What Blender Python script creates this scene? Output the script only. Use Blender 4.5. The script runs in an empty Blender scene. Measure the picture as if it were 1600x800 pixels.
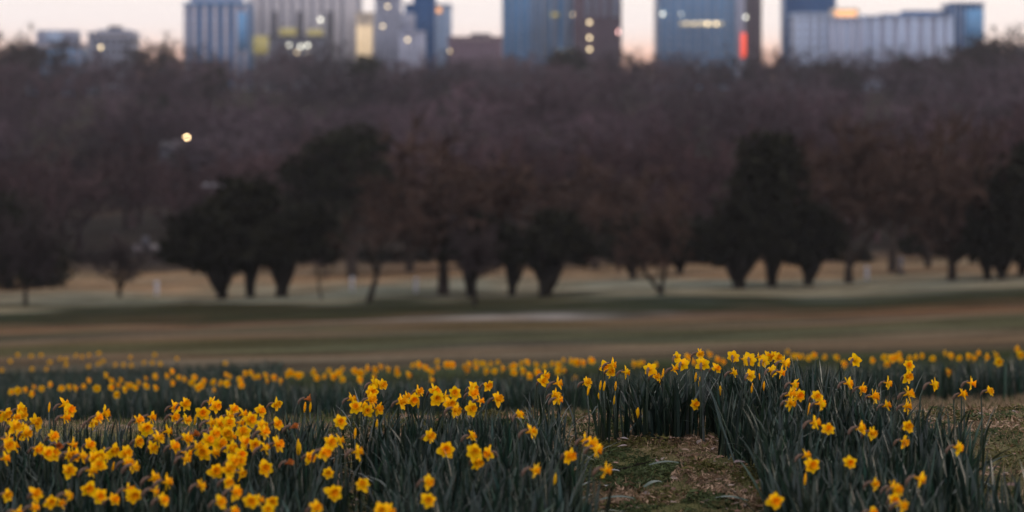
import bpy, math, random
import numpy as np
from mathutils import Matrix, Vector, Quaternion

# ------------------------------------------------------------------ camera, world, light
sc = bpy.context.scene
COL = sc.collection
EYE = 1.65
FPX = 3778.0          # focal length in 1600-wide photo pixels (85 mm)
HZ = 119.0            # photo row of the horizon

cam = bpy.data.cameras.new('camera')
cam.lens = 85.0
cam.sensor_width = 36.0
cam.shift_y = -(400.0 - HZ) / 1600.0
cam.clip_start = 0.1
cam.clip_end = 30000
cam.dof.use_dof = True
cam.dof.focus_distance = 10.9
cam.dof.aperture_fstop = 2.15
cam_o = bpy.data.objects.new('camera', cam)
COL.objects.link(cam_o)
cam_o.location = (0, 0, EYE)
cam_o.rotation_euler = (math.radians(90), 0, 0)
sc.camera = cam_o

SUN_EL, SUN_AZ = math.radians(5.0), math.radians(70.0)   # low glow ahead and well to the right of the frame
world = bpy.data.worlds.new('World')
sc.world = world
world.use_nodes = True
wn, wl = world.node_tree.nodes, world.node_tree.links
wn.clear()
w_out = wn.new('ShaderNodeOutputWorld')
bg_sky = wn.new('ShaderNodeBackground')
sky = wn.new('ShaderNodeTexSky')
sky.sky_type = 'NISHITA'
sky.sun_disc = False
sky.sun_elevation = SUN_EL
sky.sun_rotation = SUN_AZ
sky.air_density = 1.0
sky.dust_density = 1.0
sky.ozone_density = 2.0
bg_sky.inputs[1].default_value = 0.05
wl.new(sky.outputs[0], bg_sky.inputs[0])
# thin high dusk cloud veil over the clear sky: warm towards the sunset, blue-mauve away from it
tc = wn.new('ShaderNodeTexCoord')
sep = wn.new('ShaderNodeSeparateXYZ')
wl.new(tc.outputs['Generated'], sep.inputs[0])

def w_ramp(stops):
    r = wn.new('ShaderNodeValToRGB')
    e = r.color_ramp.elements
    while len(e) < len(stops):
        e.new(0.5)
    for el, (p, c) in zip(e, stops):
        el.position = p
        el.color = (*c, 1)
    wl.new(sep.outputs['Z'], r.inputs[0])
    return r
west = w_ramp([(0.0, (0.66, 0.30, 0.185)), (0.007, (0.66, 0.34, 0.24)), (0.0115, (0.65, 0.41, 0.33)), (0.0165, (0.63, 0.525, 0.50)), (0.022, (0.62, 0.555, 0.555)),
               (0.12, (0.63, 0.58, 0.58)), (0.20, (0.68, 0.63, 0.61)), (0.6, (0.62, 0.58, 0.57)), (1.0, (0.60, 0.57, 0.57))])
east = w_ramp([(0.0, (0.40, 0.43, 0.56)), (0.10, (0.50, 0.49, 0.60)), (0.25, (0.56, 0.54, 0.61)), (0.6, (0.59, 0.56, 0.58)), (1.0, (0.60, 0.57, 0.57))])
az = wn.new('ShaderNodeMapRange')
az.inputs['From Min'].default_value = -0.6
az.inputs['From Max'].default_value = 0.75
az.interpolation_type = 'SMOOTHSTEP'
wl.new(sep.outputs['Y'], az.inputs[0])
wmix = wn.new('ShaderNodeMix')
wmix.data_type = 'RGBA'
wl.new(az.outputs[0], wmix.inputs['Factor'])
wl.new(east.outputs[0], wmix.inputs['A'])
wl.new(west.outputs[0], wmix.inputs['B'])
bg_veil = wn.new('ShaderNodeBackground')
bg_veil.inputs[1].default_value = 1.0
wl.new(wmix.outputs['Result'], bg_veil.inputs[0])
w_add = wn.new('ShaderNodeAddShader')
wl.new(bg_sky.outputs[0], w_add.inputs[0])
wl.new(bg_veil.outputs[0], w_add.inputs[1])
wl.new(w_add.outputs[0], w_out.inputs[0])

sun = bpy.data.lights.new('sun', 'SUN')
sun.energy = 0.8
sun.angle = math.radians(20)
sun.color = (1.0, 0.86, 0.74)
sun_o = bpy.data.objects.new('sun', sun)
COL.objects.link(sun_o)
sun_o.location = (0, 50, 60)
sun_dir = Vector((math.sin(SUN_AZ) * math.cos(SUN_EL), math.cos(SUN_AZ) * math.cos(SUN_EL), math.sin(SUN_EL)))
sun_o.rotation_euler = sun_dir.to_track_quat('Z', 'Y').to_euler()

sc.view_settings.view_transform = 'Standard'
sc.view_settings.look = 'None'
sc.view_settings.exposure = 0.75
sc.view_settings.gamma = 1.0
sc.render.engine = 'CYCLES'
sc.cycles.use_denoising = True
sc.cycles.max_bounces = 6
sc.cycles.diffuse_bounces = 3
sc.cycles.glossy_bounces = 2
sc.cycles.transmission_bounces = 4
sc.cycles.volume_bounces = 0
sc.cycles.transparent_max_bounces = 6
sc.cycles.sample_clamp_indirect = 3.0

rng = np.random.default_rng(7)
random.seed(7)

# ------------------------------------------------------------------ ground profile
_D = np.array([-60, 0, 5, 7, 9, 11, 12.5, 14, 17, 22, 30, 40, 60, 100, 150, 200, 240, 270, 300, 340, 400, 500, 600, 800, 1000, 2000, 6500.])
_H = np.array([1.9, 1.72, 1.68, 1.66, 1.64, 1.62, 1.76, 1.98, 2.44, 3.02, 3.85, 4.72, 6.5, 10.2, 14.3, 18.2, 20.3, 21.9, 23.1, 24.0, 22.8, 18.4, 14.2, 9.2, 7.0, 6.0, 6.0])

def H(d):
    """metres the ground lies below the eye at distance d (smoothed polyline)."""
    d = np.asarray(d, float)
    w = np.maximum(0.04 * np.abs(d), 0.25)
    acc = 0
    for k, a in ((-1, .25), (-.5, .25), (0.5, .25), (1, .25)):
        acc = acc + a * np.interp(d + k * w, _D, _H)
    return acc

def tilt(d):
    return np.interp(np.asarray(d, float), [12, 18, 30, 100, 300, 500, 700], [.012, .034, .034, .021, .019, .01, 0.0])

def gz(x, d):
    x = np.asarray(x, float)
    d = np.asarray(d, float)
    z = EYE - H(d) + tilt(d) * np.clip(x, -160, 160)
    z = z + 0.012 * np.sin(x * 2.3 + 1.1) * np.sin(d * 1.7) + 0.05 * np.clip((d - 14) / 30, 0, 6) * np.sin(x * .21 + d * .09) * np.sin(d * .13 + 1)
    return z

def px_x(px, d):
    return (px - 800.0) / FPX * d

def py_z(py, d):
    return EYE - (py - HZ) / FPX * d

def ground_d(px, py, lo, hi):
    """distance at which the ground shows at pixel (px, py)."""
    ds = np.linspace(lo, hi, 800)
    yy = HZ + FPX * (EYE - gz(px_x(px, ds), ds)) / ds
    return float(ds[np.argmin(np.abs(yy - py))])

# ------------------------------------------------------------------ helpers
def tag(o, label=None, cat=None, group=None, kind=None):
    if label: o['label'] = label
    if cat: o['category'] = cat
    if group: o['group'] = group
    if kind: o['kind'] = kind
    return o

def empty(name, loc, rz=0.0):
    o = bpy.data.objects.new(name, None)
    o.empty_display_size = 0.1
    COL.objects.link(o)
    o.location = loc
    o.rotation_euler = (0, 0, rz)
    return o

def link(name, mesh, parent=None, M=None):
    o = bpy.data.objects.new(name, mesh)
    COL.objects.link(o)
    if parent is not None:
        o.parent = parent
    if M is not None:
        o.matrix_basis = M
    return o

def np_mesh(name, V, faces, mats, mat_idx=None, tint=None, smooth=False):
    """faces: list of integer arrays (n,3) or (n,4)."""
    me = bpy.data.meshes.new(name)
    V = np.asarray(V, np.float32).reshape(-1, 3)
    faces = [np.asarray(f, np.int32) for f in faces if len(f)]
    loops = np.concatenate([f.ravel() for f in faces])
    sizes = np.concatenate([np.full(len(f), f.shape[1], np.int32) for f in faces])
    starts = np.concatenate([[0], np.cumsum(sizes)[:-1]]).astype(np.int32)
    me.vertices.add(len(V))
    me.vertices.foreach_set('co', V.ravel())
    me.loops.add(len(loops))
    me.loops.foreach_set('vertex_index', loops)
    me.polygons.add(len(sizes))
    me.polygons.foreach_set('loop_start', starts)
    me.polygons.foreach_set('loop_total', sizes)
    if mat_idx is not None:
        me.polygons.foreach_set('material_index', np.asarray(mat_idx, np.int32))
    if smooth:
        me.polygons.foreach_set('use_smooth', np.ones(len(sizes), bool))
    for m in (mats if isinstance(mats, (list, tuple)) else [mats]):
        me.materials.append(m)
    if tint is not None:
        tint = np.asarray(tint, np.float32)
        a = me.color_attributes.new('tint', 'FLOAT_COLOR', 'POINT')
        if tint.ndim == 1:
            tint = np.stack([tint, tint, tint], 1)
        c = np.ones((len(V), 4), np.float32)
        c[:, :3] = tint
        a.data.foreach_set('color', c.ravel())
    me.update()
    me.validate()
    return me

class MB:
    """collects boxes, tubes and grids into one mesh."""
    def __init__(self):
        self.V, self.Q, self.T, self.n = [], [], [], 0

    def add(self, V, Q=None, T=None):
        V = np.asarray(V, float).reshape(-1, 3)
        if Q is not None and len(Q): self.Q.append(np.asarray(Q, int) + self.n)
        if T is not None and len(T): self.T.append(np.asarray(T, int) + self.n)
        self.V.append(V)
        self.n += len(V)

    def box(self, x0, x1, y0, y1, z0, z1):
        V = [(x, y, z) for z in (z0, z1) for y in (y0, y1) for x in (x0, x1)]
        self.add(V, [(0, 2, 3, 1), (4, 5, 7, 6), (0, 1, 5, 4), (2, 6, 7, 3), (0, 4, 6, 2), (1, 3, 7, 5)])

    def tube(self, pts, radii, sides=6, cap=True):
        pts = np.asarray(pts, float)
        n = len(pts)
        tan = np.gradient(pts, axis=0)
        tan /= np.linalg.norm(tan, axis=1)[:, None] + 1e-9
        ref = np.array([0.31, 0.95, 0.05]) if abs(tan[0][1]) < .8 else np.array([1., 0, 0])
        a = np.cross(tan, ref)
        a /= np.linalg.norm(a, axis=1)[:, None] + 1e-9
        b = np.cross(tan, a)
        th = np.linspace(0, 2 * math.pi, sides, endpoint=False)
        ring = a[:, None] * np.cos(th)[None, :, None] + b[:, None] * np.sin(th)[None, :, None]
        V = pts[:, None] + ring * np.asarray(radii, float)[:, None, None]
        Q = [(i * sides + j, i * sides + (j + 1) % sides, (i + 1) * sides + (j + 1) % sides, (i + 1) * sides + j)
             for i in range(n - 1) for j in range(sides)]
        T = []
        V = V.reshape(-1, 3)
        if cap:
            V = np.vstack([V, pts[:1], pts[-1:]])
            c0, c1 = n * sides, n * sides + 1
            T += [(c0, (j + 1) % sides, j) for j in range(sides)]
            T += [(c1, (n - 1) * sides + j, (n - 1) * sides + (j + 1) % sides) for j in range(sides)]
        self.add(V, Q, T)

    def mesh(self, name, mat, tint=None, smooth=False):
        fs = []
        if self.Q: fs.append(np.concatenate(self.Q))
        if self.T: fs.append(np.concatenate(self.T))
        return np_mesh(name, np.concatenate(self.V), fs, mat, tint=tint, smooth=smooth)

    def build(self, name, mat, parent=None, smooth=False):
        return link(name, self.mesh(name, mat, smooth=smooth), parent)

# ------------------------------------------------------------------ materials
def nt_mat(name):
    m = bpy.data.materials.new(name)
    m.use_nodes = True
    n = m.node_tree.nodes
    return m, n, m.node_tree.links, n['Principled BSDF']

def mat(name, col, rough=0.7, noise=0.25, scale=3.0, spec=0.3, bump=0.0, tint=False, metallic=0.0):
    m, n, l, p = nt_mat(name)
    p.inputs['Roughness'].default_value = rough
    p.inputs['Specular IOR Level'].default_value = spec
    p.inputs['Metallic'].default_value = metallic
    tcn = n.new('ShaderNodeTexCoord')
    nz = n.new('ShaderNodeTexNoise')
    nz.inputs['Scale'].default_value = scale
    nz.inputs['Detail'].default_value = 4
    l.new(tcn.outputs['Object'], nz.inputs['Vector'])
    r = n.new('ShaderNodeValToRGB')
    c = np.array(col)
    r.color_ramp.elements[0].position = .3
    r.color_ramp.elements[1].position = .7
    r.color_ramp.elements[0].color = (*(c * (1 - noise)), 1)
    r.color_ramp.elements[1].color = (*np.minimum(c * (1 + noise), 1), 1)
    l.new(nz.outputs[0], r.inputs[0])
    out = r.outputs[0]
    if tint:
        at = n.new('ShaderNodeVertexColor')
        at.layer_name = 'tint'
        mx = n.new('ShaderNodeMix')
        mx.data_type = 'RGBA'
        mx.blend_type = 'MULTIPLY'
        mx.inputs['Factor'].default_value = 1
        l.new(out, mx.inputs['A'])
        l.new(at.outputs[0], mx.inputs['B'])
        out = mx.outputs['Result']
    l.new(out, p.inputs['Base Color'])
    if bump:
        b = n.new('ShaderNodeBump')
        b.inputs['Strength'].default_value = bump
        l.new(nz.outputs[0], b.inputs['Height'])
        l.new(b.outputs[0], p.inputs['Normal'])
    return m

def leaf_mat(name, col, trans, rough=0.45, tint=True, rand=0.0, spec=.4, grad=None):
    """thin plant tissue: principled front plus light coming through; colour varies per object and along the piece."""
    m, n, l, p = nt_mat(name)
    p.inputs['Roughness'].default_value = rough
    p.inputs['Specular IOR Level'].default_value = spec
    rgb = n.new('ShaderNodeRGB')
    rgb.outputs[0].default_value = (*col, 1)
    out = rgb.outputs[0]
    if grad:
        tcn = n.new('ShaderNodeTexCoord')
        sp = n.new('ShaderNodeSeparateXYZ')
        l.new(tcn.outputs['Generated'], sp.inputs[0])
        r = n.new('ShaderNodeValToRGB')
        e = r.color_ramp.elements
        e[0].color = (*grad[0], 1)
        e[1].color = (*grad[1], 1)
        e[0].position, e[1].position = grad[2], grad[3]
        l.new(sp.outputs['Z'], r.inputs[0])
        out = r.outputs[0]
    if tint:
        at = n.new('ShaderNodeVertexColor')
        at.layer_name = 'tint'
        mx = n.new('ShaderNodeMix')
        mx.data_type = 'RGBA'
        mx.blend_type = 'MULTIPLY'
        mx.inputs['Factor'].default_value = 1
        l.new(out, mx.inputs['A'])
        l.new(at.outputs[0], mx.inputs['B'])
        out = mx.outputs['Result']
    if rand:
        oi = n.new('ShaderNodeObjectInfo')
        mr = n.new('ShaderNodeMapRange')
        mr.inputs['To Min'].default_value = 0.5 - rand
        mr.inputs['To Max'].default_value = 0.5 + rand * .4
        l.new(oi.outputs['Random'], mr.inputs[0])
        hs = n.new('ShaderNodeHueSaturation')
        mv = n.new('ShaderNodeMapRange')
        mv.inputs['To Min'].default_value = 1.06
        mv.inputs['To Max'].default_value = .80
        l.new(oi.outputs['Random'], mv.inputs[0])
        l.new(mv.outputs[0], hs.inputs['Value'])
        l.new(mr.outputs[0], hs.inputs['Hue'])
        l.new(out, hs.inputs['Color'])
        out = hs.outputs[0]
    l.new(out, p.inputs['Base Color'])
    tr = n.new('ShaderNodeBsdfTranslucent')
    l.new(out, tr.inputs[0])
    ms = n.new('ShaderNodeMixShader')
    ms.inputs[0].default_value = trans
    l.new(p.outputs[0], ms.inputs[1])
    l.new(tr.outputs[0], ms.inputs[2])
    l.new(ms.outputs[0], n['Material Output'].inputs[0])
    return m

def emit_mat(name, col, strength):
    m, n, l, p = nt_mat(name)
    p.inputs['Base Color'].default_value = (*[c * .3 for c in col], 1)
    p.inputs['Emission Color'].default_value = (*col, 1)
    p.inputs['Emission Strength'].default_value = strength
    return m

M_PETAL = leaf_mat('petal_yellow', (0.97, 0.57, 0.005), .40, rough=.6, spec=.06, rand=.011)
M_TRUMPET = leaf_mat('trumpet_orange_yellow', (0.97, 0.51, 0.004), .36, rough=.6, spec=.06, rand=.011)
M_WITHER = leaf_mat('withered_petal', (0.50, 0.15, 0.02), .25, rough=.8, rand=.01)
M_STEM = leaf_mat('stem_green', (0.028, 0.044, 0.028), .1, tint=False)
M_SPATHE = leaf_mat('papery_spathe', (0.20, 0.12, 0.085), .3, rough=.8, tint=False)
M_LEAF = leaf_mat('daffodil_leaf', (0.0150, 0.0275, 0.0190), .12, rough=.38, spec=.4)
M_GRASS = leaf_mat('lawn_grass', (1, 1, 1), .15, rough=.7, spec=.05)
M_LITTER = leaf_mat('dead_leaf_litter', (1, 1, 1), .1, rough=.8, spec=.1)

def ground_mat():
    m, n, l, p = nt_mat('ground_turf')
    p.inputs['Roughness'].default_value = .9
    p.inputs['Specular IOR Level'].default_value = 0.0
    at = n.new('ShaderNodeVertexColor')
    at.layer_name = 'tint'
    tcn = n.new('ShaderNodeTexCoord')
    out = at.outputs[0]
    for scale, lo, hi in ((0.35, .72, 1.28), (6.0, .7, 1.3), (70.0, .55, 1.45)):
        nz = n.new('ShaderNodeTexNoise')
        nz.inputs['Scale'].default_value = scale
        nz.inputs['Detail'].default_value = 5
        l.new(tcn.outputs['Object'], nz.inputs['Vector'])
        mr = n.new('ShaderNodeMapRange')
        mr.inputs['From Min'].default_value = .3
        mr.inputs['From Max'].default_value = .7
        mr.inputs['To Min'].default_value = lo
        mr.inputs['To Max'].default_value = hi
        l.new(nz.outputs[0], mr.inputs[0])
        mx = n.new('ShaderNodeMix')
        mx.data_type = 'RGBA'
        mx.blend_type = 'MULTIPLY'
        mx.inputs['Factor'].default_value = 1
        l.new(out, mx.inputs['A'])
        l.new(mr.outputs[0], mx.inputs['B'])
        out = mx.outputs['Result']
    l.new(out, p.inputs['Base Color'])
    b = n.new('ShaderNodeBump')
    b.inputs['Strength'].default_value = .7
    b.inputs['Distance'].default_value = .02
    l.new(nz.outputs[0], b.inputs['Height'])
    l.new(b.outputs[0], p.inputs['Normal'])
    return m

# ------------------------------------------------------------------ value noise for broad patches
_tab = rng.random((256, 256))
def vnoise(x, y):
    x = np.asarray(x, float); y = np.asarray(y, float)
    xi, yi = np.floor(x).astype(int), np.floor(y).astype(int)
    fx, fy = x - xi, y - yi
    fx = fx * fx * (3 - 2 * fx); fy = fy * fy * (3 - 2 * fy)
    g = lambda a, b: _tab[a % 256, b % 256]
    return (g(xi, yi) * (1 - fx) + g(xi + 1, yi) * fx) * (1 - fy) + (g(xi, yi + 1) * (1 - fx) + g(xi + 1, yi + 1) * fx) * fy

# ------------------------------------------------------------------ ground sheet
def build_ground():
    near = np.arange(6.0, 60, .35)
    far = 60 * np.exp(np.arange(0, math.log(6400 / 60), .013))
    ds = np.concatenate([[-60, -30, -10, 0, 3, 5], near, far, [6500]])
    u = np.linspace(-1, 1, 171)
    xs = np.sign(u) * (np.abs(u) * 14 + np.abs(u) ** 3 * 130 + np.abs(u) ** 9 * 2600)
    X, Dd = np.meshgrid(xs, ds)
    Z = gz(X, Dd)
    V = np.stack([X, Dd, Z], -1).reshape(-1, 3)
    nr, nc = X.shape
    i = np.arange((nr - 1) * nc).reshape(nr - 1, nc)[:, :-1].ravel()
    Q = np.stack([i, i + 1, i + nc + 1, i + nc], 1)
    # turf colours: bands of dormant and green grass across the slope
    safe = np.maximum(Dd, 6)
    yb = HZ + FPX * H(safe) / safe
    yb = yb + (vnoise(X * .05 + 3, Dd * .05) - .5) * 14 + (vnoise(X * .013 + 9, Dd * .02) - .5) * 14 + (vnoise(X * .22 + 7, Dd * .09) - .5) * 14 - .012 * np.clip(X, -40, 40) * np.clip(Dd / 100, 0, 1) * 6
    P = [(404, (.03, .024, .02)), (411, (.075, .05, .034)), (420, (.17, .112, .066)), (436, (.172, .120, .075)), (443, (.145, .120, .080)), (449, (.165, .155, .115)), (457, (.14, .13, .092)),
         (466, (.026, .027, .016)), (483, (.027, .028, .016)), (494, (.105, .066, .041)), (498, (.105, .072, .048)), (504, (.070, .060, .036)),
         (514, (.10, .072, .050)), (522, (.056, .056, .031)), (541, (.066, .062, .037)), (548, (.105, .080, .055)), (557, (.095, .074, .050)), (565, (.066, .052, .036)),
         (573, (.052, .044, .028)), (582, (.036, .043, .022)), (630, (.036, .042, .021)), (648, (.06, .062, .032)), (668, (.13, .092, .055)), (900, (.14, .098, .06))]
    ys = [p[0] for p in P]
    C = np.stack([np.interp(yb, ys, [p[1][k] for p in P]) for k in range(3)], -1)
    k = (vnoise(X * .10 + 11, Dd * .16 + 3) - .5)[..., None] * np.clip((Dd - 30) / 10, 0, 1)[..., None]
    C = C * (1 + k * np.array([.30, .0, -.22]))
    # pale frosted streak on the slope, and frost in the hollow
    a = np.exp(-((Dd - 112 - 5 * np.sin(X * .12)) / 5.5) ** 2) * np.clip((X + 9) / 4, 0, 1) * np.clip((9 - X) / 5, 0, 1)
    a = a * np.clip(vnoise(X * .5, Dd * .12) * 1.6 - .15, 0, 1)
    C = C * np.clip(.6 + .8 * vnoise(X * .16 + 40, Dd * .55), .5, 1.5)[..., None]
    C = C * (1 - a[..., None] * .7) + np.array([.27, .25, .24]) * a[..., None] * .7
    a = np.exp(-((Dd - 165) / 14) ** 2) * np.clip((X - 4) / 12, 0, 1) * np.clip(vnoise(X * .25, Dd * .1) * 2 - .7, 0, 1)
    C = C * (1 - a[..., None] * .5) + np.array([.10, .12, .10]) * a[..., None] * .5
    # dry straw patch at the right of the near lawn, moss on the left of the path
    t = np.clip((X - 1.2) / 1.0, 0, 1) * np.clip((18 - Dd) / 4, 0, 1)
    C = C * (1 - t[..., None]) + np.array([.16, .122, .077]) * t[..., None]
    b = np.clip((vnoise(X * 3.1, Dd * 3.1) - .45) * 4, 0, 1) * np.clip((16 - Dd) / 3, 0, 1)
    C = C * (1 - .6 * b[..., None]) + np.array([.060, .076, .026]) * .6 * b[..., None]
    me = np_mesh('ground', V, [Q], ground_mat(), tint=C.reshape(-1, 3), smooth=True)
    g = link('ground', me)
    tag(g, 'grassy park slope falling away in bands of green and straw coloured turf', 'ground', kind='structure')

build_ground()

# ------------------------------------------------------------------ far buildings
M_GLASS_B = mat('blue_tower_glass', (.13, .32, .56), rough=.25, noise=.2, scale=.05, spec=.3)
M_GLASS_N = mat('navy_tower_glass', (.025, .11, .28), rough=.35, noise=.2, scale=.05, spec=.2)
M_PIER_G = mat('grey_stone_pier', (.42, .39, .44), noise=.1, scale=.1)
M_PIER_B = mat('pale_blue_metal_pier', (.34, .41, .53), noise=.1, scale=.1)
M_BEIGE = mat('beige_concrete', (.48, .44, .45), noise=.1, scale=.08)
M_CREAM = mat('cream_stone', (.62, .50, .38), noise=.1, scale=.08)
M_LILAC = mat('pale_lilac_panel', (.38, .39, .49), noise=.1, scale=.08)
M_WHITEB = mat('white_blue_panel', (.46, .53, .68), noise=.08, scale=.08)
M_BRICK = mat('plum_brick', (.155, .10, .13), noise=.15, scale=.2)
M_GREYB = mat('mid_grey_facade', (.27, .28, .35), noise=.12, scale=.08)
M_DARKB = mat('charcoal_facade', (.09, .085, .10), noise=.15, scale=.1)
E_WARM = emit_mat('warm_window_light', (1.0, .78, .46), 2.4)
E_COOL = emit_mat('cool_window_light', (.95, .92, .76), 2.2)
E_DIM = emit_mat('dim_yellow_light', (1.0, .82, .30), .13)
E_RED = emit_mat('red_sign_light', (1.0, .10, .05), .7)
E_ORANGE = emit_mat('orange_sign_light', (1.0, .45, .17), .9)

def facade(root, px0, px1, py_top, d, depth, wall, glass=None, pier=None, bays=0, floor_h=3.9, base_z=None, name='wall', ptop=None, frac=.38):
    """a block seen from the front; photo pixels give its real size at distance d. Returns (x0,x1,z0,z1)."""
    x0, x1 = px_x(px0, d), px_x(px1, d)
    z1 = py_z(py_top, d)
    z0 = float(gz((x0 + x1) / 2, d)) - 1.0 if base_z is None else base_z
    ox, oy, oz = root.location
    m = MB()
    m.box(x0 - ox, x1 - ox, d - oy, d + depth - oy, z0 - oz, z1 - oz)
    m.build(name, glass or wall, root)
    if bays:
        w = (x1 - x0) / bays
        me = MB()
        me.box(-w * frac / 2, w * frac / 2, -.9, .0, z0 - oz, z1 - oz + .5)
        me = me.mesh('pier', pier)
        for k in range(bays + 1):
            xx = min(max(x0 + k * w, x0 + w * frac / 2), x1 - w * frac / 2)
            link('pier', me, root, Matrix.Translation((xx - ox, d - oy - .003, 0)))
        sp = MB()
        z = z0 + 4
        while z < z1 - 1:
            for k in range(bays):
                sp.box(x0 + k * w + w * frac / 2 - ox, x0 + (k + 1) * w - w * frac / 2 - ox, d - oy - .35, d - oy - .004, z - oz, z - oz + 1.1)
            z += floor_h
        s = sp.build('spandrels', wall, root)
        s['kind'] = 'stuff'
        s['label'] = 'rows of spandrel panels between the floors'
        # window rows on the flank walls too
        for sx, nx in ((x0, -1), (x1, 1)):
            q = MB()
            z = z0 + 4
            while z < z1 - 1:
                xa, xb = (sx - .3, sx - .004) if nx < 0 else (sx + .004, sx + .3)
                q.box(xa - ox, xb - ox, d - oy + 1, d + depth - oy - 1, z - oz, z - oz + 1.4)
                z += floor_h
            s = q.build('flank_spandrels', wall, root)
            s['kind'] = 'stuff'
    cap = MB()
    cap.box(x0 - ox - .4, x1 - ox + .4, d - oy - 1.1, d + depth - oy + .4, z1 - oz + .5, z1 - oz + 1.6)
    cap.build('parapet', wall, root)
    return x0, x1, z0, z1

def lit(root, px, py, d, e, w=1.3, h=1.3, name='lit_window'):
    x, z = px_x(px, d), py_z(py, d)
    ox, oy, oz = root.location
    m = MB()
    m.box(x - w / 2 - ox, x + w / 2 - ox, d - oy - 1.25, d - oy - .95, z - h / 2 - oz, z + h / 2 - oz)
    return m.build(name, e, root)

def bld(name, label, px, d):
    x = px_x(px, d)
    r = empty(name, (x, d, float(gz(x, d))))
    return tag(r, label, 'building')

def panel(root, px0, px1, py0, py1, d, proud, m_, name):
    ox, oy, oz = root.location
    m = MB()
    m.box(px_x(px0, d) - ox, px_x(px1, d) - ox, d - oy - proud, d - oy - .005, py_z(py1, d) - oz, py_z(py0, d) - oz)
    return m.build(name, m_, root)

def roofbox(root, px0, px1, py0, py1, d, off, depth, m_, name='roof_plant'):
    ox, oy, oz = root.location
    m = MB()
    m.box(px_x(px0, d) - ox, px_x(px1, d) - ox, d + off - oy, d + off + depth - oy, py_z(py1, d) - oz, py_z(py0, d) - oz)
    return m.build(name, m_, root)

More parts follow.
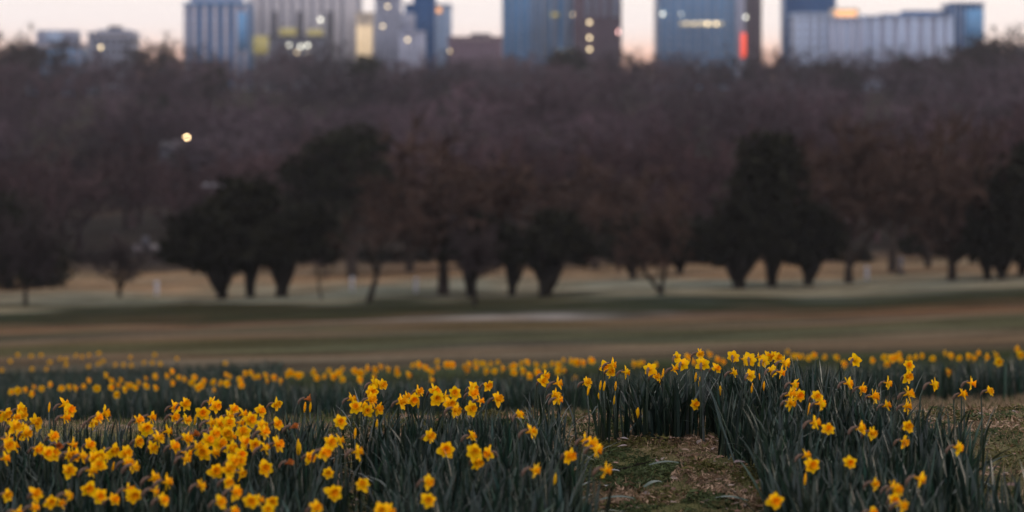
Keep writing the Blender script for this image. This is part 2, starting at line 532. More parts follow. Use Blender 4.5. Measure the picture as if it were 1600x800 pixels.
def build_city():
    b = bld('apartment_block', 'low hazy grey apartment block with bluish roof panel behind bare trees at far left', 85, 950)
    facade(b, 40, 128, 74, 950, 18, M_GREYB, M_GLASS_B, M_GREYB, 8)
    roofbox(b, 55, 115, 47, 72, 950, 2, 14, M_GREYB, 'upper_storey')
    panel(b, 72, 98, 50, 72, 952, .6, M_PIER_B, 'roof_panel')
    b = bld('apartment_block', 'dark stepped apartment block with one lit window and small rooftop penthouse', 173, 950)
    facade(b, 138, 207, 56, 950, 18, M_GREYB, M_DARKB, M_GREYB, 7)
    roofbox(b, 150, 200, 46, 54, 950, 2, 14, M_GREYB, 'upper_storey')
    roofbox(b, 166, 184, 40, 45.5, 950, 4, 8, M_DARKB, 'penthouse')
    lit(b, 158, 74, 950, E_WARM, 1.0, 1.0)

    b = bld('office_tower', 'grey office tower with blue vertical window strips and dark left flank', 336, 1200)
    facade(b, 287, 386, 9, 1200, 30, M_GLASS_B, M_GLASS_N, M_PIER_G, 6, frac=.42)
    roofbox(b, 296, 372, -14, 5, 1200, 3, 22, M_LILAC, 'crown_storey')
    panel(b, 372, 385, 20, 78, 1200, 1.6, M_GLASS_B, 'corner_glazing')
    b = bld('office_slab', 'wide pale beige office slab with painted gap shade beside the blue striped tower', 472, 1240)
    facade(b, 386, 558, -6, 1240, 40, M_BEIGE, M_GREYB, M_BEIGE, 11, frac=.66)
    for p0, p1 in ((427, 434), (464, 473), (510, 521)):
        panel(b, p0, p1, 18, 88, 1240, 1.5, M_DARKB, 'recess_shade')  # charcoal strips proud of the wall paint the shade of narrow gaps
    panel(b, 388, 424, 56, 84, 1240, 1.2, E_DIM, 'lit_lobby')
    panel(b, 437, 464, 44, 57, 1240, 1.2, E_DIM, 'lit_lobby')
    panel(b, 480, 505, 46, 58, 1240, 1.2, E_DIM, 'lit_lobby')
    lit(b, 501, 31, 1240, E_COOL, 1.4, 1.4)
    b = bld('parking_deck', 'low dark parking deck with cool lamps in front of the beige slab', 466, 1100)
    facade(b, 420, 512, 61, 1100, 14, M_DARKB, M_DARKB, M_GREYB, 8, frac=.2)
    for px_, py_ in ((452, 71), (470, 73), (481, 71)):
        lit(b, px_, py_, 1100, E_COOL, 1.2, 1.2, 'lamp')
    lit(b, 464, 82, 1100, E_WARM, .8, .8, 'lamp')
    lit(b, 482, 84, 1100, E_WARM, .7, .7, 'lamp')
    b = bld('narrow_tower', 'narrow cream tower glowing warm at its foot between slab and grey block', 569, 1220)
    facade(b, 556, 583, 24, 1220, 18, M_CREAM, M_BEIGE, M_CREAM, 3, frac=.6)
    panel(b, 558, 569, 40, 88, 1220, 1.5, emit_mat('warm_facade_light', (1.0, .74, .46), .42), 'floodlit_bay')
    panel(b, 571, 581, 40, 92, 1220, 1.5, bpy.data.materials['warm_facade_light'], 'floodlit_bay')
    b = bld('stepped_block', 'grey stepped office block with three lit windows beside the navy tower', 624, 1180)
    facade(b, 586, 624, -2, 1180, 24, M_GREYB, M_LILAC, M_GREYB, 5, frac=.6)
    facade(b, 624, 662, 54, 1176, 24, M_LILAC, M_GREYB, M_LILAC, 5, frac=.6, name='lower_wing')
    roofbox(b, 624, 646, 20, 53, 1178, 0, 22, M_GREYB, 'middle_step')
    for px_, py_ in ((606, 10), (598, 41)):
        lit(b, px_, py_, 1180, E_WARM, 1.0, 1.0)
    lit(b, 637, 62, 1176, E_WARM, 1.1, 1.1)
    b = bld('dark_tower', 'dark navy tower with square shoulder and paler right face', 668, 1260)
    facade(b, 646, 679, -6, 1260, 26, M_GLASS_N, M_GLASS_N, M_GLASS_N, 4, frac=.2)
    facade(b, 632, 645.5, 10, 1262, 24, M_GLASS_N, name='shoulder')
    facade(b, 679.5, 704, 11, 1262, 24, M_PIER_B, M_GLASS_B, M_PIER_B, 4, frac=.5, name='right_wing')
    lit(b, 686, 16, 1262, E_ORANGE, 2.4, 2.4, 'rooftop_sign')
    b = bld('brick_block', 'low plum brick block with dark rooftop box left of the tallest glass tower', 738, 1120)
    facade(b, 700, 784, 62, 1120, 20, M_BRICK, M_BRICK, M_BRICK, 9, frac=.5)
    roofbox(b, 735, 767, 52, 60, 1120, 3, 12, M_DARKB)
    lit(b, 703, 80, 1120, E_WARM, .8, .8)

    b = bld('glass_tower', 'tall blue glass tower with pale vertical ribs rising out of frame', 840, 1300)
    facade(b, 785, 897, -190, 1300, 45, M_GLASS_B, M_GLASS_B, M_PIER_B, 8, frac=.2)
    for p0, p1 in ((833, 837), (846, 852), (862, 868), (884, 889)):
        panel(b, p0, p1, -188, 90, 1300, 1.8, M_PIER_B, 'rib')
    panel(b, 861, 873, 20, 27, 1300, 1.9, E_DIM, 'lit_storey')
    lit(b, 866, 23, 1300, E_WARM, 2.0, .8)
    lit(b, 895, 23, 1299, E_WARM, 1.2, .7)
    lit(b, 891, 80, 1300, E_WARM, 1.6, 1.3)
    lit(b, 876, 79, 1300, E_COOL, .8, .8)
    b = bld('framed_tower', 'plum brick tower with pale framed top storeys attached right of blue glass tower', 933, 1280)
    facade(b, 897.5, 971, -120, 1280, 40, M_BRICK, M_BRICK, M_BRICK, 7, frac=.5)
    for p0, p1 in ((914, 922), (928, 934), (941, 948), (955, 969)):
        panel(b, p0, p1, -118, 27, 1280, 1.6, M_LILAC, 'pale_frame')
    for py_ in (35, 59, 77):
        lit(b, 921, py_, 1280, E_WARM, 1.4, 1.4)
    lit(b, 966, 50, 1280, emit_mat('pink_window_light', (1.0, .55, .5), 3), .9, 1.6)
    b = bld('glass_tower', 'broad grey blue glass tower with lit row of windows and red lit edge', 1092, 1250)
    facade(b, 1030, 1150, -150, 1250, 45, M_GREYB, M_GLASS_B, M_PIER_B, 8, frac=.14)
    facade(b, 1150.5, 1164, -150, 1246, 40, M_LILAC, name='edge_pier')
    facade(b, 1164.5, 1190, -140, 1252, 40, M_BRICK, M_BRICK, M_DARKB, 3, frac=.4, name='side_wing')
    panel(b, 1158, 1165, 52, 90, 1246, 1.4, E_RED, 'red_sign')
    for px_, py_, e, w in ((1035, 22, E_COOL, 1.3), (1064, 22, E_COOL, .7), (1105, 37, E_WARM, 1.4), (1119, 37, E_WARM, 1.3), (1084, 37, E_WARM, .6), (1095, 36, E_WARM, .6), (1072, 36, E_WARM, .5)):
        lit(b, px_, py_, 1250, e, w, w)
    lit(b, 1165, 27, 1246, E_COOL, 1.2, 1.2)
    panel(b, 1062, 1130, 34, 40, 1250, 1.0, emit_mat('faint_office_light', (1.0, .85, .6), .25), 'lit_storey')
    b = bld('dark_tower', 'dark navy tower rising behind the left end of the long white block', 1267, 1330)
    facade(b, 1229, 1306, -60, 1330, 30, M_GLASS_N, M_GLASS_N, M_GLASS_N, 6, frac=.15)
    b = bld('long_office_block', 'long pale blue office block with orange lit sign and navy right end', 1390, 1150)
    facade(b, 1245, 1300, 25, 1150, 30, M_WHITEB, M_GREYB, M_WHITEB, 4, frac=.45)
    facade(b, 1297, 1348, 31, 1146, 30, M_WHITEB, M_WHITEB, M_LILAC, 3, frac=.4, name='centre_wing')
    panel(b, 1297, 1342, 13, 31, 1147, 1.0, M_CREAM, 'sign_board')
    panel(b, 1305, 1338, 17, 28, 1145.9, .5, E_ORANGE, 'sign_lettering')
    facade(b, 1348.5, 1488, 29, 1150, 30, M_WHITEB, M_LILAC, M_WHITEB, 7, frac=.4, name='long_wing')
    roofbox(b, 1383, 1488, 21, 28, 1154, 3, 20, M_GLASS_N, 'navy_storey')
    roofbox(b, 1416, 1488, 16, 20.5, 1156, 3, 16, M_GLASS_N, 'navy_storey')
    facade(b, 1488.5, 1537, 9, 1152, 30, M_GLASS_N, M_GLASS_N, M_PIER_B, 6, frac=.2, name='navy_end')
    panel(b, 1508, 1535, 14, 72, 1152, 1.4, M_GLASS_B, 'blue_glazing')
    lit(b, 1530, 28, 1152, E_WARM, .8, .8)
    b = bld('chimney_tower', 'slim dark tower cut by the right edge beyond bare twigs', 1602, 1100)
    facade(b, 1592, 1616, 76, 1100, 8, M_DARKB, M_DARKB, M_GREYB, 2)

build_city()

# ------------------------------------------------------------------ trees
M_BARK = mat('grey_brown_bark', (.045, .034, .028), rough=.9, noise=.35, scale=2.0, bump=.4, spec=0.02)
M_BARKD = mat('dark_bark', (.018, .015, .012), rough=.9, noise=.35, scale=2.0, bump=.4, spec=0.02)
M_TWIG_RED = mat('russet_twigs', (.060, .036, .028), rough=.9, noise=.3, scale=.6, tint=True, spec=0.02)
M_TWIG_GREY = mat('grey_mauve_twigs', (.045, .034, .034), rough=.9, noise=.35, scale=.25, tint=True, spec=0.02)
M_TWIG_WOOD = mat('woodland_twigs', (.058, .046, .051), rough=.9, noise=.4, scale=.03, tint=True, spec=0.02)
M_EVER = mat('dark_evergreen_leaves', (.014, .0135, .008), rough=.6, noise=.35, scale=.7, tint=True, spec=0.02)
M_PINE = mat('pine_needles', (.017, .0175, .010), rough=.7, noise=.35, scale=.5, tint=True, spec=0.02)

def branch_tree(seed, h=10.0, spread=1.0, fork=.22, limbs=5, n2=5, n3=5, twigs=9, tw=.045, lean=0.0, sides=5):
    """unit bare tree: returns (MB of trunk+limbs, twig V, twig Q, twig tint)."""
    r = np.random.default_rng(seed)
    mb = MB()
    top = np.array([lean * h * .25, 0, h * fork])
    mb.tube([(0, 0, -.4), (0, 0, .15), top * .55, top], [h * .045, h * .034, h * .028, h * .024], 7)
    V, tint = [], []
    def curve(p, dirv, L, up, k=5):
        pts = [p]
        dv = dirv / np.linalg.norm(dirv)
        for _ in range(k - 1):
            dv = dv + np.array([0, 0, up]) + r.normal(0, .12, 3)
            dv /= np.linalg.norm(dv)
            pts.append(pts[-1] + dv * L / (k - 1))
        return np.array(pts), dv
    def ribbon(p0, p1, w):
        a = p1 - p0
        s = np.cross(a, r.normal(0, 1, 3))
        s /= np.linalg.norm(s) + 1e-9
        V.extend([p0 - s * w, p0 + s * w, p1 + s * w * .35, p1 - s * w * .35])
        t = r.uniform(.65, 1.35)
        tint.extend([t] * 4)
    for i in range(limbs):
        a = 2 * math.pi * (i + r.uniform(-.3, .3)) / limbs
        el = r.uniform(.55, 1.15) if i else 1.35
        dv = np.array([math.cos(a) * spread * math.cos(el), math.sin(a) * spread * math.cos(el), math.sin(el)])
        L = h * r.uniform(.42, .62)
        pts, dl = curve(top * r.uniform(.85, 1.0), dv, L, .06)
        mb.tube(pts, np.linspace(h * .019, h * .006, 5), sides, cap=False)
        for j in range(n2):
            t = r.uniform(.3, 1.0)
            p = pts[0] + (pts[-1] - pts[0]) * t if j else pts[-1]
            k = int(t * 4)
            p = pts[min(k, 4)] if j else pts[-1]
            d2 = dl * .5 + r.normal(0, .6, 3) * np.array([spread, spread, .7])
            d2[2] = abs(d2[2]) * .8
            p2, dl2 = curve(p, d2, L * r.uniform(.4, .7), .10, 4)
            mb.tube(p2, np.linspace(h * .0045, h * .0018, 4), 3, cap=False)
            for _ in range(n3):
                q = p2[r.integers(1, 4)]
                d3 = dl2 * .5 + r.normal(0, .7, 3)
                d3[2] = d3[2] * .7 + .25
                d3 /= np.linalg.norm(d3)
                L3 = L * r.uniform(.22, .42)
                e = q + d3 * L3
                ribbon(q, e, tw * 1.3)
                for _ in range(twigs):
                    s = q + (e - q) * r.uniform(.2, 1.0)
                    d4 = d3 * .6 + r.normal(0, .65, 3)
                    d4 /= np.linalg.norm(d4)
                    ribbon(s, s + d4 * L3 * r.uniform(.3, .7), tw)
    V = np.array(V)
    Q = np.arange(len(V)).reshape(-1, 4)
    return mb, V, Q, np.array(tint)

VARS = {}
def variant(kind, seed):
    key = (kind, seed)
    if key not in VARS:
        p = dict(broad=dict(h=10, spread=1.25, fork=.20, limbs=7, n2=6, n3=5, twigs=11, tw=.080),
                 upright=dict(h=10, spread=.65, fork=.28, limbs=6, n2=6, n3=5, twigs=10, tw=.080),
                 vfork=dict(h=10, spread=.9, fork=.10, limbs=4, n2=6, n3=5, twigs=10, tw=.080),
                 vstem=dict(h=10, spread=.85, fork=.035, limbs=2, n2=9, n3=5, twigs=9, tw=.07),
                 slim=dict(h=10, spread=.6, fork=.38, limbs=4, n2=4, n3=4, twigs=6, tw=.045, lean=.35))[kind]
        mb, V, Q, t = branch_tree(seed, **p)
        VARS[key] = (mb, V, Q, t, {})
    return VARS[key]

def bare_tree(px, py_base, d, py_top, label, kind='broad', seed=1, twig=M_TWIG_RED, bark=M_BARK, sx=1.0, rz=None, name='bare_tree', group=None, dz=0.0):
    x = px_x(px, d)
    z = float(gz(x, d)) + dz
    hgt = (py_z(py_top, d) - z)
    mb, V, Q, t, cache = variant(kind, seed)
    if twig.name not in cache:
        cache[twig.name] = (mb.mesh('trunk', bark, smooth=True), np_mesh('crown', V, [Q], twig, tint=t))
    tm, cm = cache[twig.name]
    zmax = float(np.quantile(V[:, 2], .985))
    r = empty(name, (x, d, z), rng.uniform(0, 6.28) if rz is None else rz)
    s = hgt / zmax
    r.scale = (s * sx, s * sx, s)
    tag(r, label, 'tree', group)
    link('trunk', tm, r)
    link('crown', cm, r)
    return r

def clump_cloud(lobes, n, size, seed, shell=.45):
    """leaf clumps spread through overlapping lobes: lobes = (cx,cy,cz,rx,ry,rz)."""
    r = np.random.default_rng(seed)
    vol = np.array([l[3] * l[4] * l[5] for l in lobes]) ** .75
    cnt = (vol / vol.sum() * n).astype(int) + 1
    P, S = [], []
    for l, c in zip(lobes, cnt):
        u = r.normal(0, 1, (c, 3))
        u /= np.linalg.norm(u, axis=1)[:, None]
        rad = (shell + (1 - shell) * r.random(c) ** .6)
        bump = 1 + .22 * np.sin(u[:, 0] * 5 + l[0]) * np.sin(u[:, 2] * 6 + l[2]) + .12 * np.sin(u[:, 1] * 9 + u[:, 0] * 8)
        u[:, 2] = np.where(u[:, 2] < 0, u[:, 2] * .55, u[:, 2])
        P.append(np.array(l[:3]) + u * (rad * bump)[:, None] * np.array(l[3:]))
        S.append(np.repeat(r.uniform(.75, 1.25), c) * r.uniform(.7, 1.3, c))
    P = np.concatenate(P)
    S = np.concatenate(S)
    m = len(P)
    a = r.normal(0, 1, (m, 3)); a /= np.linalg.norm(a, axis=1)[:, None]
    b = np.cross(a, r.normal(0, 1, (m, 3))); b /= np.linalg.norm(b, axis=1)[:, None]
    sz = size * r.uniform(.6, 1.4, m)[:, None]
    V = np.stack([P - a * sz, P + b * sz * .55, P + a * sz, P - b * sz * .55], 1).reshape(-1, 3)
    return V, np.arange(4 * m).reshape(-1, 4), np.repeat(S, 4)

def evergreen(px, d, lobes_px, trunks, label, seed, n=3200, size=.34, leaf=None, name='evergreen_tree', bark=None, group=None):
    """lobes_px: (cx,cy,rx,ry) in photo pixels at distance d; trunks: list of (px_base, px_top, py_top, radius)."""
    leaf = leaf or M_EVER
    x = px_x(px, d)
    z = float(gz(x, d))
    root = empty(name, (x, d, z))
    tag(root, label, 'tree', group)
    L = []
    r = np.random.default_rng(seed + 100)
    for (cx, cy, rx, ry) in lobes_px:
        R = 1.13 * rx / FPX * d
        RZ = 1.10 * ry / FPX * d
        L.append((px_x(cx, d) - x, r.uniform(-.2, .2) * R, py_z(cy, d) - z, R, R * .9, RZ))
    V, Q, t = clump_cloud(L, n, size, seed)
    link('crown', np_mesh('crown', V, [Q], leaf, tint=t), root)
    mb = MB()
    for (pb, pt, pyt, rad) in trunks:
        xb, xt, zt = px_x(pb, d) - x, px_x(pt, d) - x, py_z(pyt, d) - z
        zb = float(gz(xb + x, d)) - z - .3
        mb.tube([(xb, 0, zb), (xb, 0, zb + .6), ((xb * 2 + xt) / 3, .1, zb + (zt - zb) * .45), (xt, .2, zt)], [rad * 1.45, rad * 1.1, rad * 1.35, rad * 1.7], 9)
        for k in range(6):
            a = k * 1.05 + seed * 1.7
            q = np.array([xb, 0, zb + (zt - zb) * (.12 + .05 * k)])
            sp_ = r.uniform(2.2, 4.2)
            e = q + np.array([math.cos(a) * rad * sp_, math.sin(a) * rad * sp_, (zt - zb) * r.uniform(.6, .85)])
            mb.tube([q, (q + e) / 2 + np.array([0, 0, -.15]), e], [rad * .7, rad * .75, rad * .6], 6)
    mb.build('trunk', bark or M_BARKD, root, smooth=True)
    return root

def base_d(px, py):
    return ground_d(px, py, 90, 330)

def build_park_trees():
    E = evergreen
    d = base_d(30, 452)
    E(20, d, [(0, 380, 62, 70), (55, 400, 45, 48), (84, 424, 32, 46), (25, 345, 44, 44), (-50, 390, 60, 60), (20, 420, 62, 62), (60, 425, 40, 48)], [(12, 8, 400, .35), (60, 62, 420, .3)],
      'dark evergreen mass cut by the left edge of the picture', 1, 4200)
    bare_tree(40, 476, base_d(40, 477), 322, 'bare dark tree standing before the evergreen mass at the left edge', 'upright', 1, M_TWIG_GREY, M_BARKD, sx=.8)
    bare_tree(187, 462, base_d(187, 463), 372, 'small bare tree with forked stems alone in pale grass at left', 'vfork', 2, M_TWIG_GREY, M_BARKD, sx=1.0)
    d = base_d(347, 467)
    E(347, d, [(315, 385, 56, 56), (282, 400, 30, 26), (340, 365, 46, 46), (350, 400, 40, 36)], [(347, 340, 400, .42)],
      'low left evergreen of the dark trio, its skirt hanging over pale grass', 2, 3600)
    E(391, d + 6, [(384, 330, 52, 50), (385, 385, 60, 56), (405, 305, 26, 26), (362, 310, 28, 30)], [(391, 388, 380, .36)],
      'tallest evergreen in the middle of the dark trio', 3, 3800)
    E(440, d - 2, [(472, 375, 60, 50), (502, 388, 36, 42), (440, 390, 50, 46), (478, 345, 40, 24)], [(440, 445, 395, .45)],
      'round right evergreen of the dark trio with olive tinted top', 4, 3800)
    bare_tree(502, 467, base_d(502, 467), 395, 'slim bare sapling under the right side of the dark evergreen trio', 'slim', 3, M_TWIG_GREY, M_BARKD)
    d = base_d(550, 434)
    E(550, d, [(530, 235, 50, 30), (565, 228, 40, 24), (480, 275, 44, 32), (540, 285, 62, 36), (470, 318, 34, 24), (520, 330, 58, 32), (575, 270, 34, 26), (545, 212, 26, 14)],
      [(550, 540, 250, .55)], 'big tiered pine rising behind the dark evergreen trio', 5, 4600, .42, M_PINE, 'pine_tree', M_BARK)
    bare_tree(577, 472, base_d(577, 472), 322, 'slim leaning bare tree with dark trunk right of the evergreen trio', 'slim', 4, M_TWIG_RED, M_BARKD, sx=1.3, rz=.4)
    bare_tree(693, 460, base_d(693, 460), 222, 'broad russet crowned bare oak, widest in the middle of the row', 'broad', 5, M_TWIG_RED, M_BARK, sx=1.15)
    bare_tree(742, 478, base_d(742, 478), 345, 'dark bare tree standing foremost beside the russet oak', 'upright', 6, M_TWIG_GREY, M_BARKD, sx=.9)
    d = base_d(768, 463)
    E(768, d, [(742, 388, 48, 46), (792, 392, 36, 40), (760, 360, 26, 22)], [(735, 728, 400, .32), (800, 802, 400, .30)],
      'shadowy evergreen on two spread stems right of the russet oak', 6, 3000)
    d = base_d(852, 463)
    E(852, d, [(872, 382, 48, 50), (902, 392, 26, 32), (845, 395, 30, 38), (866, 352, 28, 22)], [(852, 858, 392, .52)],
      'squat dark evergreen with a thick flared trunk in mid row', 7, 3400)
    bare_tree(930, 424, base_d(930, 420), 258, 'russet bare tree with wide flat crown behind the squat evergreen', 'broad', 7, M_TWIG_RED, M_BARK, sx=1.25)
    d = base_d(990, 436)
    E(988, d, [(985, 384, 42, 44), (1012, 386, 32, 40), (960, 390, 26, 34)], [(988, 988, 395, .3)], 'low dark evergreen mound far back in the gap left of the V-trunk tree', 8, 2600)
    E(1062, d + 3, [(1060, 385, 38, 40), (1036, 390, 28, 32), (1086, 388, 32, 36)], [(1062, 1062, 395, .3)], 'low dark evergreen mound far back right of the V-trunk tree', 18, 2600)
    bare_tree(1033, 462, base_d(1033, 462), 290, 'bare tree with a V-shaped trunk alone on pale grass', 'vstem', 8, M_TWIG_RED, M_BARKD, sx=.95, rz=.2)
    d = base_d(1155, 450)
    E(1155, d, [(1118, 385, 46, 42), (1158, 378, 46, 52), (1092, 394, 28, 26)], [(1155, 1150, 390, .50)],
      'low spreading evergreen with thick trunk left of the tall conical one', 9, 3200)
    E(1206, base_d(1206, 447), [(1200, 280, 50, 62), (1212, 242, 36, 36), (1196, 255, 44, 46), (1190, 335, 58, 62), (1210, 378, 56, 56), (1225, 300, 36, 70)], [(1206, 1205, 370, .42)],
      'tallest dark conical evergreen on the right half', 10, 4800)
    E(1263, base_d(1263, 446), [(1270, 365, 44, 46), (1252, 388, 42, 42), (1290, 385, 30, 36)], [(1263, 1266, 385, .40)],
      'round evergreen leaning on the right side of the conical one', 11, 3000)
    bare_tree(1326, 443, base_d(1326, 443), 198, 'tall brown bare tree with fan crown right of conical evergreen', 'vfork', 9, M_TWIG_RED, M_BARK, sx=.85)
    d = base_d(1450, 407)
    E(1450, d, [(1450, 380, 40, 26), (1425, 388, 22, 18), (1475, 390, 24, 18)], [(1450, 1450, 392, .3)], 'low dark evergreen mound behind the slim dark post', 12, 2200)
    bare_tree(1488, 437, base_d(1488, 437), 195, 'tall brown bare tree near the right edge before evergreens', 'vfork', 10, M_TWIG_RED, M_BARK, sx=.8)
    d = base_d(1545, 437)
    E(1545, d, [(1552, 345, 46, 62), (1538, 385, 38, 38), (1565, 305, 32, 46), (1575, 385, 36, 40)], [(1543, 1545, 385, .30), (1566, 1568, 385, .34)],
      'dark evergreen on twin stems near the right edge', 13, 3600)
    E(1600, d + 4, [(1608, 335, 40, 80), (1622, 270, 40, 70), (1600, 388, 34, 36)], [(1597, 1600, 380, .34)], 'tall dark evergreen cut by the right edge', 14, 4200)
    bare_tree(1395, 432, base_d(1395, 424), 215, 'thin brown bare tree behind the slim dark post', 'upright', 11, M_TWIG_RED, M_BARK, sx=1.2)
    bare_tree(640, 440, base_d(640, 425), 250, 'russet bare tree half hidden behind the broad oak', 'broad', 12, M_TWIG_RED, M_BARK, sx=1.1)
    bare_tree(1450, 425, base_d(1440, 418), 205, 'brown bare tree behind the low evergreen mound at right', 'broad', 13, M_TWIG_RED, M_BARK, sx=.8)
    # dark hedge shrubs along the far side of the hollow
    hedges = [(x, 412, w + ' of four dark shrubs behind the small forked tree') for x, w in zip((118, 140, 162, 184), ('leftmost', 'second from left', 'third from left', 'rightmost'))] + \
             [(x, 411, w + ' of five dark shrubs between leaning tree and oak') for x, w in zip((572, 594, 616, 638, 660), ('leftmost', 'second', 'middle', 'fourth', 'rightmost'))] + \
             [(1088, 411, 'dark shrub behind the low spreading evergreen'), (1345, 411, 'dark shrub behind the fan crowned bare tree')]
    for i, (px, py, lab) in enumerate(hedges):
        d = ground_d(px, py, 270, 330)
        x = px_x(px, d)
        z = float(gz(x, d))
        root = empty('shrub', (x, d, z))
        tag(root, lab, 'shrub', 'dark shrubs along the hollow')
        V, Q, t = clump_cloud([(0, 0, .8, 1.25, 1.1, .95), (.5, 0, .6, 1.0, .9, .8)], 500, .25, 50 + i)
        link('foliage', np_mesh('foliage', V, [Q], M_EVER, tint=t), root)
        mb = MB()
        for k in range(4):
            mb.tube([(0, 0, -.2), (.15 * math.cos(k * 1.6), .15 * math.sin(k * 1.6), .3), (.6 * math.cos(k * 1.6), .6 * math.sin(k * 1.6), .9)], [.06, .05, .02], 5)
        mb.build('stem', M_BARKD, root)

build_park_trees()

# lamp, houses, posts in the hollow
LAMP = (292, 214, 450.0)
M_POLE = mat('dark_pole', (.05, .05, .05), rough=.5)
def build_small_things():
    px, py, d = LAMP
    x = px_x(px, d); zt = py_z(py, d); z = float(gz(x, d))
    r = empty('street_lamp', (x, d, z))
    tag(r, 'glowing warm street lamp among the hillside trees above left', 'street lamp')
    h = zt - z
    m = MB(); m.tube([(0, .9, -.3), (0, .9, h * .5), (0, .9, h + .3)], [.11, .09, .06], 8); m.build('pole', M_POLE, r)
    m = MB(); m.tube([(0, .9, h + .25), (0, .4, h + .42), (0, 0, h + .3)], [.05, .045, .04], 6); m.build('arm', M_POLE, r)
    m = MB(); m.tube([(0, 0, h + .30), (0, 0, h + .22), (0, 0, h + .12)], [.10, .36, .40], 10); m.build('hood', M_POLE, r)
    m = MB(); m.tube([(0, 0, h + .10), (0, 0, h), (0, 0, h - .16), (0, 0, h - .26)], [.26, .34, .26, .08], 10)
    m.build('lantern', emit_mat('street_lamp_glow', (1.0, .66, .34), 9), r, smooth=True)

    def house(px0, px1, py_eave, py_ridge, d, label, wallm, roofm):
        x0, x1 = px_x(px0, d), px_x(px1, d)
        xc = (x0 + x1) / 2
        z = float(gz(xc, d))
        rt = tag(empty('house', (xc, d, z)), label, 'house')
        w = (x1 - x0) / 2
        e, rg = py_z(py_eave, d) - z, py_z(py_ridge, d) - z
        m = MB(); m.box(-w, w, 0, 9, -1, e); m.build('wall', wallm, rt)
        m = MB()
        m.add([(-w - .4, -.5, e), (w + .4, -.5, e), (w + .4, 9.5, e), (-w - .4, 9.5, e), (-w - .4, 4.5, rg), (w + .4, 4.5, rg)],
              [(0, 1, 5, 4), (2, 3, 4, 5), (0, 3, 2, 1)], [(0, 4, 3), (1, 2, 5)])
        m.build('roof', roofm, rt)
        wm = MB(); wm.box(-.55, .55, -.08, -.004, -.7, .7); wm = wm.mesh('window', M_DARKB)
        for k in (-.55, 0.1, .6):
            link('window', wm, rt, Matrix.Translation((k * w, 0, e - 1.5)))
        m = MB(); m.box(-.5 - w * .25, .5 - w * .25, -.07, -.004, 0.0, 2.1); m.build('door', M_DARKB, rt)
    M_HW = mat('pale_lilac_render', (.12, .112, .13), noise=.1)
    M_HR = mat('slate_roof', (.10, .09, .10), noise=.2)
    house(316, 338, 300, 288, 372, 'small pale house half hidden behind the dark evergreen trio', M_HW, M_HW)
    house(250, 278, 232, 220, 455, 'pale house on the wooded slope just left of the lamp', mat('grey_lilac_render', (.11, .10, .13), noise=.1), M_HR)
    house(204, 268, 398, 385, 338, 'long low pinkish shed at the far edge of the hollow', mat('pinkish_render', (.13, .10, .10), noise=.1), mat('pale_tin_roof', (.15, .125, .13), noise=.1))

    M_WP = mat('white_post_paint', (.50, .50, .55), noise=.06)
    for px, py, lab in ((245, 462, 'short white marker post left of the dark evergreen trio'), (550, 455, 'white marker post under the tiered pine'),
                        (650, 457, 'white marker post between leaning tree and russet oak'), (1355, 438, 'white marker post right of the fan crowned tree')):
        d = base_d(px, py)
        x = px_x(px, d); z = float(gz(x, d))
        r = tag(empty('marker_post', (x, d, z)), lab, 'post', 'white marker posts in the grass')
        m = MB(); m.box(-.15, .15, -.15, .15, -.2, 1.1); m.build('shaft', M_WP, r)
        m = MB(); m.add([(-.26, -.26, 1.1), (.26, -.26, 1.1), (.26, .26, 1.1), (-.26, .26, 1.1), (0, 0, 1.35)], [(0, 3, 2, 1)], [(0, 1, 4), (1, 2, 4), (2, 3, 4), (3, 0, 4)])
        m.build('cap', M_WP, r)
    d = base_d(1408, 430)
    x = px_x(1408, d); z = float(gz(x, d))
    r = tag(empty('dark_post', (x, d, z)), 'slim dark post on a wide flat base in pale grass', 'post')
    m = MB(); m.tube([(0, 0, -.1), (0, 0, .16), (0, 0, .22)], [.85, .8, .3], 12); m.build('base', M_BARKD, r)
    m = MB(); m.tube([(0, 0, .2), (0, 0, .9), (0, 0, 1.5)], [.24, .2, .26], 8); m.build('shaft', M_DARKB, r)
    m = MB(); m.tube([(0, 0, 1.5), (0, 0, 1.62), (0, 0, 1.85)], [.30, .34, .10], 8); m.build('finial', M_DARKB, r)
build_small_things()

# ------------------------------------------------------------------ woodland on the rising ground
def clear_of(px, top, base, d, half):
    """keep sight lines to the lamp and houses open."""
    for (cx, cy, dd, rad) in ((292, 214, 455, 11), (327, 296, 372, 12), (264, 226, 455, 14), (236, 392, 338, 22)):
        if d < dd + 8 and abs(px - cx) < rad + half * .8 and top < cy + 8 and base > cy - 8:
            return False
    return True

